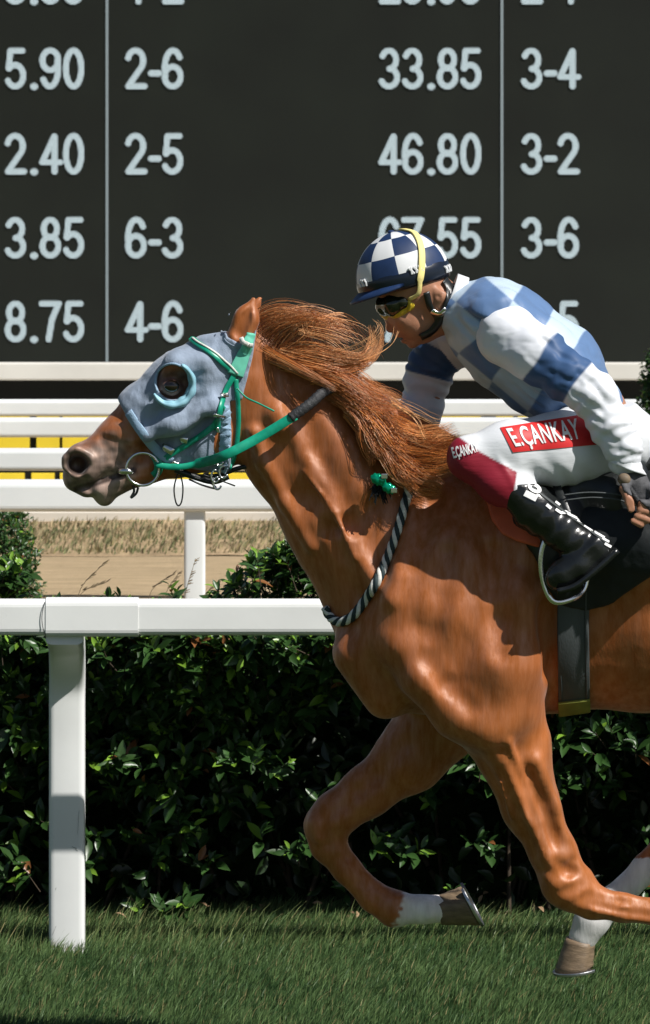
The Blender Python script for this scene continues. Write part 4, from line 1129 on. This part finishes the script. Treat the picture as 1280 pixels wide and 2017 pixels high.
thin('surcingle', [(1110, 975), (1160, 970), (1215, 974), (1245, 985)], .0022, M_girth, sd, YH-.30)
thin('surcingle', [(1115, 985), (1165, 980), (1215, 984), (1240, 992)], .0022, M_girth, sd, YH-.30)
for s in (-1, 1):
    Yt = YH+s*.315
    q = catmull([W(1116, 1012, Yt), W(1082, 1048, Yt), W(1066, 1090, Yt-.0), W(1068, 1140, Yt), W(1088, 1184, Yt), W(1126, 1180, Yt-s*.03), W(1150, 1160, Yt-s*.07), W(1158, 1110, Yt-s*.08), W(1146, 1050, Yt-s*.06), W(1118, 1012, Yt)], 60)
    Vr, Fr = ribbon(q, [0, 1, 0], .013, .008); mesh('stirrup', Vr, Fr, M_steel, sd)
    q = catmull([W(1118, 1014, Yt), W(1105, 980, Yt-s*.03), W(1090, 940, YH+s*.22)], 14); Vr, Fr = ribbon(q, [0, s, 0], .022, .005); mesh('stirrup_leather', Vr, Fr, M_blackl, sd)

# ================================================================= the rider
M_skin = mat('skin', (.5, .28, .18), .5, .4, attr=True, var=.08, vs=60, bump=.0004, bs=200)
M_nail = mat('nail', (.6, .36, .28), .35, .5)
M_glove = mat('riding_glove', (.075, .075, .08), .7, .3, var=.3, vs=60, bump=.001, bs=220)
M_wcloth = mat('white_cloth', (.62, .64, .66), .65, .25, var=.03, vs=9, bump=.0035, bs=26, sheen=.1)
M_sleeve = mat('sleeve_cloth', (.7, .7, .7), .55, .3, attr=True, bump=.009, bs=11, stretch=((0, R(-40), 0), (.45, 1, 1)), sheen=.1)
M_breech = mat('breeches_cloth', (.76, .77, .77), .5, .35, attr=True, bump=.0018, bs=30, stretch=((0, R(-35), 0), (.35, 1, 1.6)))
M_navy = mat('navy_cloth', (.010, .028, .085), .5, .4, var=.15, vs=30)
M_navyd = mat('helmet_shell', (.006, .010, .020), .28, .5)
M_white_s = mat('white_silk', (.63, .64, .64), .5, .35)
M_yel = mat('yellow_frame', (.5, .36, .02), .35, .5)
M_yelp = mat('yellow_elastic', (.78, .66, .25), .6, .3, bump=.0006, bs=300)
M_lens = mat('goggle_lens', (.010, .012, .006), .08, .6)
M_boot = mat('boot_leather', (.008, .009, .009), .24, .55, var=.3, vs=20, bump=.0022, bs=28, rvar=.07)
M_print = mat('white_print', (.75, .75, .74), .5, .3)
M_red = mat('red_print', (.56, .022, .022), .5, .3)
M_whip = mat('whip_handle', (.16, .12, .08), .6, .3, var=.3, vs=60)
M_whips = mat('whip_shaft', (.015, .015, .017), .4, .5)
M_silk = mat('silk_checks', (.3, .4, .6), .5, .35, attr=True, bump=.012, bs=7, sheen=.15, stretch=((0, R(40), 0), (1, 1, .35)), bump2=(.002, 30, (0, R(40), 0), (1, 1, .4)))

rider = empty('person', (W(1050, 800)[0], YH, 0), 'jockey crouched over the galloping horse in blue checked silks, white breeches and a checked cap', 'person')
skin = np.array([.36, .17, .10])
# body ---------------------------------------------------------------------
lo = W(640, 1120, YH-.4); hi = W(1420, 440, YH+.4); lo[1] = YH-.36; hi[1] = YH+.36
g = Field(*grid(lo, hi, .0042))
g.chain([(815, 560, 0, 66, .98)], .02)
g.chain([(790, 590, 0, 46, 1.1), (812, 630, 0, 40, 1.05), (832, 650, 0, 27, 1.1)], .02)
g.chain([(858, 600, 0, 46, 1.0), (850, 635, 0, 28, 1.3), (822, 655, 0, 17, 1.2)], .02)
g.chain([(775, 612, 0, 7), (767, 640, 0, 7.5), (768, 648, 0, 8)], .01)              # nose
for s in (-1, 1): g.chain([(773, 650, s*.009, 5)], .005)
g.chain([(785, 660, 0, 8, 1.8)], .006); g.chain([(795, 669, 0, 7.5, 1.8)], .006)  # lips
g.chain([(783, 668, 0, 3, 3.5), (800, 664, -.0, 2.5, 5)], .003, 'cut')
g.chain([(812, 676, 0, 11, 1.4)], .012)                                              # chin
for s in (-1, 1):
    g.chain([(792, 628, s*.045, 14)], .015)                                          # cheek
    g.chain([(857, 572, s*.073, 9, .5), (868, 584, s*.078, 12, .5), (864, 602, s*.072, 7, .6)], .004)
    g.chain([(862, 584, s*.088, 6, .8)], .004, 'cut')
g.chain([(872, 600, 0, 44, .95), (925, 622, 0, 52, 1.05)], .03)
g.chain([(950, 625, 0, 56, 1.9), (1010, 670, 0, 78, 1.4), (1100, 745, 0, 72, 1.3), (1170, 815, 0, 66, 1.5)], .03)
armN = [(985, 650, -.13, 42), (1060, 702, -.22, 32), (1155, 772, -.30, 28), (1205, 860, -.305, 22), (1236, 928, -.29, 17, .85)]
armF = [(930, 660, .15, 42), (862, 690, .22, 36), (828, 838, .25, 29), (770, 810, .16, 22), (722, 784, .09, 16, .85)]
g.chain(armN, .02); g.chain(armF, .02)
for s in (-1, 1):
    g.chain([(1170, 850, s*.12, 55), (1060, 880, s*.24, 44), (930, 905, s*.27, 32)], .02)
    g.chain([(930, 905, s*.27, 30), (1060, 1010, s*.30, 27), (1150, 1075, s*.31, 20), (1105, 1130, s*.32, 18)], .02)
# near hand closing round the whip
g.chain([(1236, 928, -.29, 15, .8), (1252, 952, -.295, 21, .62), (1262, 978, -.295, 22, .62)], .012)
fing = [((1272, 958), (1292, 972), (1284, 995), (1262, 992)), ((1276, 974), (1296, 990), (1284, 1010), (1260, 1004)),
        ((1272, 988), (1290, 1008), (1276, 1024), (1254, 1016)), ((1262, 1000), (1276, 1020), (1262, 1034), (1246, 1026))]
for i, ff in enumerate(fing):
    r = [8.5, 8.6, 8.2, 7.2][i]
    g.chain([(*ff[0], -.300, r), (*ff[1], -.318, r*.95), (*ff[2], -.338, r*.9), (*ff[3], -.342, r*.82)], .0035)
g.chain([(1240, 938, -.305, 10), (1228, 962, -.335, 9), (1240, 990, -.350, 8.4), (1243, 1003, -.352, 7.6)], .005)       # thumb
# far hand on the reins
g.chain([(722, 784, .09, 15, .85), (704, 776, .07, 20, .7), (690, 772, .055, 19, .7)], .012)
for i in range(4):
    x0, y0 = 694-3*i, 757+9*i; g.chain([(x0, y0, .05, 8.2), (x0-18, y0+3, .02, 7.8), (x0-12, y0+10, -.005, 7.2), (x0+4, y0+9, -.008, 6.6)], .0035)
g.chain([(712, 765, .05, 9), (694, 752, .015, 8), (678, 755, .0, 7.4)], .005)
V, Q = g.mesh(2); px, py = PX(V); n = len(V); sd_ = V[:, 1]-YH
col = np.tile(skin, (n, 1))
m = (1-smooth01(4, 9, np.hypot((px-791), (py-665))))*.5; col = col*(1-w(m))+w(m)*np.array([.38, .14, .11])
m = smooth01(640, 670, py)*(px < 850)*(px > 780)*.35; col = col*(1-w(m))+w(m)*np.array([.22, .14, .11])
bd = mesh('body', V, Q, M_skin, rider, col=col); BBd = bvh_of(bd)
GB = g
# gloves: shells of the hands that leave the fingertips bare
def gsub(x0, y0, x1, y1, Ya, Yb):
    lo = W(x0, y1, YH-.3); hi = W(x1, y0, YH-.3); lo[1] = Ya; hi[1] = Yb; return GB.crop(lo, hi)
f = gsub(1205, 915, 1320, 1050, YH-.36, YH-.2); f.d -= .003
f.polymask([(1212, 925), (1246, 914), (1300, 940), (1306, 1000), (1284, 1012), (1258, 985), (1225, 965)], .002, Y=YH-.3); V, Q = f.mesh(1)
mesh('glove', V, Q, M_glove, rider)
f = gsub(650, 735, 760, 815, YH-.05, YH+.2); f.d -= .003
f.polymask([(672, 745), (735, 752), (738, 800), (690, 800), (676, 770)], .002, Y=YH+.06); V, Q = f.mesh(1)
mesh('glove', V, Q, M_glove, rider)

# silks ---------------------------------------------------------------------
lo = W(820, 880, YH-.42); hi = W(1280, 520, YH+.42); lo[1] = YH-.36; hi[1] = YH+.36
g = Field(*grid(lo, hi, .0045))
g.chain([(905, 612, 0, 56, 1.15), (985, 655, 0, 100, 1.30), (1088, 732, 0, 96, 1.28), (1150, 800, 0, 72, 1.55)], .035)
g.chain([(960, 618, 0, 66, 2.2)], .05)
g.bump([(1000, 600), (1080, 660), (1140, 730)], 26, .008, .04)
g.wrinkle(lambda x, y, z: .0042*wob(x, y*.6, z, 13)+.0045*np.sin((x*.55+z*.83)*62+2.6*wob(x, y, z, 7))*smooth01(2.72-(700-300)/FPX*YH+.02, 2.72-(790-300)/FPX*YH, z)*1.0-.002*np.abs(wob(x, y, z, 30)), .03)
for cr_ in ([(962, 722), (1010, 765), (1062, 806)], [(1010, 745), (1070, 790), (1118, 812)], [(898, 632), (930, 668), (955, 712)], [(915, 620), (960, 640)], [(1120, 720), (1150, 765), (1165, 800)], [(1150, 735), (1175, 775)], [(860, 690), (905, 722), (950, 745)]):
    g.bump([(a_, b_, 6) for a_, b_ in cr_], 6, .0045, .014, cut=True)
g.polycut([(820, 540), (880, 520), (886, 560), (872, 640), (850, 700), (820, 700)])
V, Q = g.mesh(2); px, py = PX(V)
# soft edged check pattern woven in the cloth
def checks(u, v, su, sv, soft):
    a = np.clip(np.sin(np.pi*u/su)/soft, -1, 1); b = np.clip(np.sin(np.pi*v/sv)/soft, -1, 1); return .5+.5*a*b
arc_ = (V[:, 1]-YH)
th_ = math.radians(40)
u = (px-985)*math.cos(th_)+(py-655)*math.sin(th_); v = -(px-985)*math.sin(th_)+(py-655)*math.cos(th_)+np.abs(arc_+.0)*0
u = u+10*wob(V[:, 0], V[:, 1], V[:, 2], 6)
k = checks(u+22, v+64-0*u, 82, 74, .06)
col = w(k)*np.array([.42, .52, .62])+w(1-k)*np.array([.095, .17, .32])
mesh('jersey', V, Q, M_silk, rider, col=col)
def sleeve(pts, marks, name, side):
    q = np.array([[p[0], p[1]] for p in pts]); lo = W(q[:, 0].min()-90, q[:, 1].max()+80, YH-.3); hi = W(q[:, 0].max()+80, q[:, 1].min()-90, YH-.3)
    Ym = [YH+p[2] for p in pts]; lo[1] = min(Ym)-.12; hi[1] = max(Ym)+.12
    g = Field(*grid(lo, hi, .0045)); g.chain(pts, .03)
    def wr(x, y, z):
        Y = YH+pts[2][2]; a, b = 640+x*FPX/Y, HOR+(HC-z)*FPX/Y
        d, t = seg_px(a, b, pts)
        return -.0026*np.sin(t*11+3.2*wob(x, y, z, 12))*smooth01(.4, 2.2, t)+.0022*wob(x, y, z, 22)-.002*np.abs(wob(x, y, z, 42))
    if side < 0:
        for cr_ in ([(1140, 735), (1165, 752), (1192, 790)], [(1125, 775), (1150, 790), (1188, 812)], [(1150, 815), (1185, 835)], [(1070, 668), (1105, 700), (1130, 712)], [(1040, 705), (1085, 735)], [(1180, 855), (1215, 872)], [(1192, 880), (1222, 892), (1244, 893)], [(1100, 745), (1140, 752)]):
            g.bump([(a_, b_, 5) for a_, b_ in cr_], 5, .0045, .012, cut=True)
    g.wrinkle(wr, .03); V, Q = g.mesh(2); px, py = PX(V); d, t = seg_px(px, py, pts)
    t = t+.04*wob(V[:, 0], V[:, 1], V[:, 2], 14)
    k = smooth01(marks[0]-.05, marks[0]+.05, t)*(1-smooth01(marks[1]-.05, marks[1]+.05, t))
    c = w(k)*np.array([.038, .085, .19])+w(1-k)*np.array([.66, .68, .72])
    return mesh(name, V, Q, M_sleeve, rider, col=c)
sleeve([(1000, 662, -.17, 62, .8), (1062, 702, -.235, 54, .8), (1120, 742, -.28, 44, .8), (1165, 775, -.305, 42, .8), (1202, 838, -.305, 39, .8), (1227, 885, -.30, 34, .85), (1230, 908, -.295, 28, .9)], (1.02, 2.35), 'sleeve', -1)
sleeve([(930, 665, .16, 52, .8), (866, 688, .215, 46, .8), (850, 718, .225, 42, .85), (842, 748, .235, 41, .85), (826, 815, .24, 40, .85), (800, 828, .20, 32, .9), (752, 800, .13, 23, .9)], (1.0, 2.75), 'sleeve', 1)
mb = MB(); a = np.linspace(0, 2*np.pi, 30, endpoint=False)
cuff = []
for i in range(9):
    t = i/8; c = W(1227+t*8, 893+t*30, YH-.297); r = (30+6*t)*YH/FPX
    cuff.append([c+np.array([math.cos(q)*r, math.sin(q)*r*.8, -math.cos(q)*r*.34])*(1+.05*math.sin(q*5+i)) for q in a])
cuff.append([(p-cuff[-1][0]*0-np.mean(cuff[8], 0))*.86+np.mean(cuff[8], 0) for p in cuff[8]]); cuff.append([(p-np.mean(cuff[5], 0))*.8+np.mean(cuff[5], 0) for p in cuff[5]])
Vq = np.array(cuff).reshape(-1, 3); m_ = 30
mesh('cuff', Vq, [(i*m_+j, i*m_+(j+1) % m_, (i+1)*m_+(j+1) % m_, (i+1)*m_+j) for i in range(len(cuff)-1) for j in range(m_)], M_wcloth, rider)
# collar: a stand up white band round the neck
P = []; a = np.linspace(0, 2*np.pi, 48, endpoint=False); c = W(893, 598); ax = nrm(dirpx(.93, .34)); u_ = nrm(dirpx(.34, -.93)); 
for q in a: P.append(c+u_*math.cos(q)*.078+np.array([0, 1, 0])*math.sin(q)*.078)
P = np.array(P+[P[0]]); Vr, Fr = ribbon(P, P-c, .034, .008); mesh('collar', Vr, Fr, M_white_s, rider)

# helmet ----------------------------------------------------------------------

upv = nrm(dirpx(-.26, -.97)); fw = nrm(dirpx(-.97, .26)); sdv = np.array([0., -1., 0.]); hc_ = W(794, 545)
def hpt(th, ph, k=1.0):   # th from the pole, ph from the front towards the camera
    x = math.sin(th)*math.cos(ph); y = math.sin(th)*math.sin(ph); z = math.cos(th)
    return hc_+fw*x*.131*k+sdv*y*.106*k+upv*z*.127*k
helm = empty('helmet', hc_); helm.parent = rider; helm.location = Vector(hc_)-Vector(rider.location)
def hmesh(name, V, F, m, smooth=True, mats=None, midx=None): return mesh(name, V, F, m, helm, smooth, mats=mats, midx=midx)
nth, nph, sub = 3, 10, 6; V = []; F = []; mi = []
rows_ = [0, 30, 60, 84]; ths = []
for i in range(nth): ths += [rows_[i]+(rows_[i+1]-rows_[i])*j/sub for j in range(sub)]
ths += [84]; NP = nph*sub
for t in ths:
    for j in range(NP): 
        p0 = 2*math.pi*(j+2.2)/NP
        V.append(hpt(R(max(t, .5)), p0, 1+.006*math.cos(j*2*math.pi/sub)*math.sin(R(t))))
for i in range(len(ths)-1):
    for j in range(NP):
        F.append((i*NP+j, i*NP+(j+1) % NP, (i+1)*NP+(j+1) % NP, (i+1)*NP+j)); mi.append(((i//sub)+(j//sub)) % 2)
hmesh('cap_cover', np.array(V), F, None, mats=[M_white_s, M_navy], midx=mi)
V = []; F = []; tt = [80, 83, 90, 98, 104, 106]
for i, t in enumerate(tt):
    for j in range(48): V.append(hpt(R(t), 2*math.pi*j/48, [.97, 1.0, 1.012, 1.0, .985, .90][i]))
for i in range(len(tt)-1):
    for j in range(48): F.append((i*48+j, i*48+(j+1) % 48, (i+1)*48+(j+1) % 48, (i+1)*48+j))
hmesh('shell_rim', np.array(V), F, M_navyd)
for a0, a1, tm, m_l in ((98, 116, 84, 6), (150, 172, 94, 5), (22, 40, 84, 5)):
    mb = MB()
    for i in range(m_l):
        q0 = a0+(a1-a0)*i/m_l; q1 = q0+(a1-a0)/m_l*.72
        P = np.array([hpt(R(tm-4.2), R(q0), 1.02), hpt(R(tm), R((q0+q1)/2+1.5*(-1)**i), 1.024), hpt(R(tm+4.2), R(q1), 1.02)]); Vr, Fr = tube(P, .0032, 6); mb.add(Vr, Fr)
    mb.build('rim_lettering', M_white_s, helm)
c2 = hpt(0, 0, 1.0); V_, F_b = ellipsoid(c2, (.011, .011, .006), 14, 8); hmesh('button', V_, F_b, M_navy)
# peak
V = []; F = []; nn = 30
for i in range(nn+1):
    ph = R(-88+176*i/nn); e = math.cos(ph)
    for (k, dz) in ((.97, .004), (1.03+.21*max(0, e)**.8, -.004-.012*e), (1.03+.21*max(0, e)**.8, -.009-.012*e), (.97, -.004)):
        p = hpt(R(96), ph, 1.0); b_ = hc_+(p-hc_)*k; V.append(b_+upv*dz)
for i in range(nn):
    for j in range(4): F.append((i*4+j, i*4+(j+1) % 4, (i+1)*4+(j+1) % 4, (i+1)*4+j))
F += [(0, 1, 2, 3), (nn*4+3, nn*4+2, nn*4+1, nn*4)]
hmesh('peak', np.array(V), F, M_navy)
# harness and chin strap
for pts, wd in (([(838, 575), (846, 600), (860, 622), (862, 640)], .018), ([(884, 560), (880, 590), (868, 625), (850, 650), (828, 662)], .022), ([(872, 552), (886, 575), (884, 610)], .03)):
    P, Nn = path_on(BBd, pts, 24, .006); Vr, Fr = ribbon(P, Nn, wd, .006); mesh('harness_strap', Vr, Fr, M_blackl, rider)
P, Nn = path_on(BBd, [(852, 608), (866, 614), (876, 606)], 10, .012); Vr, Fr = ribbon(P, Nn, .018, .006); mesh('chin_buckle', Vr, Fr, M_steel, rider)
# goggles
gl = empty('goggles', W(775, 605)); gl.parent = rider; gl.location = Vector(W(775, 605))-Vector(rider.location)
def gmesh(n_, f, m): V, Q = f.mesh(1); return mesh(n_, V, Q, m, gl)
lo = W(715, 660, YH-.1); hi = W(850, 550, YH+.1); lo[1] = YH-.1; hi[1] = YH+.1
f = Field(*grid(lo, hi, .0028))
f.chain([(768, 608, .0, 22, 1), (786, 607, -.042, 22, 1), (806, 598, -.060, 15, 1)], .01); f.chain([(768, 608, .0, 22, 1), (786, 607, .042, 22, 1), (806, 598, .060, 15, 1)], .01)
gmesh('frame', f, M_yel)
f = Field(*grid(lo, hi, .0028))
for s in (-1, 1): f.chain([(762, 601, s*.012, 23.5, 1), (778, 600, s*.048, 23.5, 1), (793, 595, s*.066, 15, 1)], .008)
gmesh('lens', f, M_lens)

P = [W(806, 590, YH-.083), W(824, 578, YH-.094)]+[hpt(R(t), R(ph), 1.03) for t, ph in ((97, 108), (88, 112), (76, 117), (62, 124), (46, 134), (30, 150), (14, 180), (25, -130), (50, -118), (90, -110))]
P = catmull(P, 50); Nn = nrm(P-hc_); Vr, Fr = ribbon(P, Nn, np.concatenate([np.full(9, .013), np.full(41, .019)]), .004); mesh('elastic', Vr, Fr, M_yelp, gl)
Vr, Fr = ribbon(catmull([W(802, 592, YH-.078), W(809, 600, YH-.08), (W(805, 612, YH-.074))], 12), [0, -1, 0], .009, .006); mesh('frame_hinge', Vr, Fr, M_yel, gl)

# breeches ------------------------------------------------------------------------
lo = W(840, 1010, YH-.4); hi = W(1330, 770, YH+.4); lo[1] = YH-.37; hi[1] = YH+.37
g = Field(*grid(lo, hi, .0046))
g.chain([(1130, 820, 0, 60, 1.8), (1195, 850, 0, 74, 1.9), (1240, 868, 0, 62, 1.9)], .04)
for s in (-1, 1):
    g.chain([(1195, 868, s*.13, 76, .95), (1095, 885, s*.215, 68, .95), (1005, 888, s*.255, 56, .95), (925, 902, s*.275, 41, .9)], .04)
    g.chain([(925, 904, s*.275, 40, .9), (985, 948, s*.29, 42, .85), (1035, 985, s*.30, 36, .9)], .025)
def bw(x, y, z):
    Y = YH-.28; a, b = 640+x*FPX/Y, HOR+(HC-z)*FPX/Y; r = .004*wob(x, y, z, 15)*.5
    ph = ((a-1010)*.86-(b-930)*.5)
    r = r-.0022*np.sin(ph*.16+1.5*wob(x, y, z, 10))*smooth01(880, 935, b)*smooth01(1000, 1040, a)
    r = r-.004*np.exp(-((ph+10)/6)**2)*smooth01(880, 910, b)
    return r
g.wrinkle(bw, .02); V, Q = g.mesh(2); px, py = PX(V)
edge = poly_sd(px, py, [(840, 830), (905, 862), (945, 890), (1018, 930), (1008, 1000), (840, 1040)])
k = 1-smooth01(-1.5, 1.5, edge); col = w(k)*np.array([.255, .012, .028])+w(1-k)*np.array([.62, .64, .66])
bo = mesh('breeches', V, Q, M_breech, rider, col=col); BR = bvh_of(bo)

def quadmap(c, u, v):
    c = np.array(c, float); return (c[0]*(1-u)*(1-v)+c[1]*u*(1-v)+c[2]*u*v+c[3]*(1-u)*v)
def drape(name, pts2, F, m, parent, b, off):
    V = []
    for p in pts2:
        l, nn_ = cast(b, p[0], p[1], off)
        V.append(l if l is not None else (V[-1] if V else W(p[0], p[1], YH-.3)))
    return mesh(name, np.array(V), F, m, parent)
def patch(name, c, nu, nv, m, parent, b, off):
    pts = [quadmap(c, i/nu, j/nv) for j in range(nv+1) for i in range(nu+1)]
    F = [(j*(nu+1)+i, j*(nu+1)+i+1, (j+1)*(nu+1)+i+1, (j+1)*(nu+1)+i) for j in range(nv) for i in range(nu)]
    return drape(name, pts, F, m, parent, b, off)
def lettering(name, txt, c, m, parent, b, off, bold=.03, spacing=1.0):
    cu = bpy.data.curves.new('lettering', 'FONT'); cu.body = txt; cu.offset = bold; cu.resolution_u = 6; cu.space_character = spacing
    o = bpy.data.objects.new('lettering', cu); C.objects.link(o); dg = bpy.context.evaluated_depsgraph_get(); dg.update()
    me = bpy.data.meshes.new_from_object(o.evaluated_get(dg)); bpy.data.objects.remove(o); bpy.data.curves.remove(cu)
    import bmesh
    bm = bmesh.new(); bm.from_mesh(me)
    bmesh.ops.triangulate(bm, faces=bm.faces[:]); 
    for _ in range(2):
        long_ = [e for e in bm.edges if e.calc_length() > .14]
        if long_: bmesh.ops.subdivide_edges(bm, edges=long_, cuts=1)
    bmesh.ops.triangulate(bm, faces=bm.faces[:])
    V = np.array([v.co[:] for v in bm.verts]); F = [tuple(v.index for v in f.verts) for f in bm.faces]; bm.free(); bpy.data.meshes.remove(me)
    x0, x1, y0, y1 = V[:, 0].min(), V[:, 0].max(), V[:, 1].min(), V[:, 1].max()
    pts = [quadmap(c, (p[0]-x0)/(x1-x0), 1-(p[1]-y0)/(y1-y0)) for p in V]
    return drape(name, pts, F, m, parent, b, off)
panel = [(985, 843), (1150, 817), (1174, 876), (1010, 891)]
patch('name_panel', panel, 34, 12, M_red, rider, BR, .0022)
lettering('name_lettering', 'E.ÇANKAY', [(996, 846), (1134, 826), (1146, 874), (1020, 888)], M_print, rider, BR, .0045, bold=.018, spacing=1.08)
lettering('knee_lettering', 'E.ÇANKAY', [(890, 882), (938, 872), (944, 894), (896, 908)], M_print, rider, BR, .004, bold=.03)

# boots ------------------------------------------------------------------------------
for s in (-1, 1):
    lo = W(960, 1220, YH-.42); hi = W(1260, 900, YH+.42); lo[1] = YH+s*.3-.13; hi[1] = YH+s*.3+.13
    g = Field(*grid(lo, hi, .0042))
    g.chain([(1008, 958, s*.292, 44, .85), (1050, 1000, s*.30, 43, .85), (1110, 1050, s*.31, 36, .85), (1160, 1082, s*.315, 32, .85)], .02)
    g.chain([(1180, 1068, s*.315, 24, .9), (1186, 1084, s*.315, 22, .9)], .02)
    g.chain([(1168, 1085, s*.315, 34, .8), (1138, 1112, s*.32, 33, .85), (1108, 1132, s*.322, 27, .95), (1094, 1142, s*.322, 20, 1.1)], .02)
    g.polymask([(998, 925), (1018, 926), (1200, 1040), (1218, 1078), (1205, 1098), (1100, 1190), (1040, 1160), (1040, 1060), (990, 990)], .008, Y=YH+s*.3)
    g.wrinkle(lambda x, y, z: -.0028*np.sin((x*.75-z*.66)*150+3*wob(x, y, z, 8))*smooth01(.45, .8, wob(x, y, z, 9)+.8)-.0015*wob(x, y, z, 24), .02)
    V, Q = g.mesh(2); o = mesh('boot', V, Q, M_boot, rider)
    if s < 0: BO = bvh_of(o); boot = o
    q = catmull([W(1214, 1082, YH+s*.32), W(1170, 1122, YH+s*.325), W(1130, 1152, YH+s*.325), W(1096, 1162, YH+s*.325)], 20)
    Vr, Fr = ribbon(q, [0, s, 0], .016, .075); mesh('sole', Vr, Fr, M_boot, o)
P, Nn = path_on(BO, [(1020, 938), (1080, 985), (1140, 1030), (1196, 1070)], 40, .001); 
Vr, Fr = ribbon(P, Nn, .008, .003); mesh('boot_piping', Vr, Fr, M_girth, boot)
def pp(x, y, l, wd, ang=35, name='boot_print'):
    ca, sa = math.cos(R(ang)), math.sin(R(ang)); c = [(x+a_*l/2*ca-b_*wd/2*sa, y+a_*l/2*sa+b_*wd/2*ca) for a_, b_ in ((-1, -1), (1, -1), (1, 1), (-1, 1))]
    patch(name, c, 6, 3, M_print, boot, BO, .003)
pp(1045, 977, 26, 12, 27); pp(1024, 936, 13, 6, 30)
for x, y, l, wd, a_ in ((1080, 998, 12, 6, 40), (1097, 992, 11, 4, 38), (1100, 1008, 16, 5, 35), (1113, 1010, 14, 7, 0), (1128, 1018, 22, 4, 25), (1145, 1030, 22, 4, 30), (1158, 1042, 20, 3, 32), (1180, 1054, 22, 4, 30), (1192, 1064, 14, 4, 30), (1196, 1074, 14, 5, 30)): pp(x, y, l, wd, a_)
ang = np.linspace(0, 2*np.pi, 22, endpoint=False); ring = []
for k, (ra, rb) in enumerate(((15, 8.5), (7, 2.5))):
    for q in ang: ring.append((1052+ra*math.cos(q)*.85-rb*math.sin(q)*.5, 962+ra*math.cos(q)*.5+rb*math.sin(q)*.85))
drape('boot_print', ring, [(i, (i+1) % 22, 22+(i+1) % 22, 22+i) for i in range(22)], M_print, boot, BO, .003)

# whip -----------------------------------------------------------------------------------
wh = empty('whip', W(1260, 990, YH-.33), 'riding whip with a pale knob gripped in the rider\'s near hand', 'whip')
V_, F_b = ellipsoid(W(1229, 944, YH-.330), (.0175, .016, .0165)); mesh('knob', V_, F_b, M_whip, wh)
q = catmull([W(1229, 946, YH-.330), W(1262, 996, YH-.330), W(1295, 1046, YH-.330)], 20); Vr, Fr = tube(q, .0085, 10); mesh('handle', Vr, Fr, M_grip, wh)
q = catmull([W(1295, 1046, YH-.330), W(1370, 1150, YH-.335), W(1460, 1290, YH-.34)], 20); Vr, Fr = tube(q, np.linspace(.005, .0025, 20), 8); mesh('shaft', Vr, Fr, M_whips, wh)
q = catmull([W(1455, 1282, YH-.34), W(1480, 1322, YH-.34), W(1502, 1356, YH-.34)], 6); Vr, Fr = ribbon(q, [0, 1, 0], .026, .006); mesh('flap', Vr, Fr, M_blackl, wh)
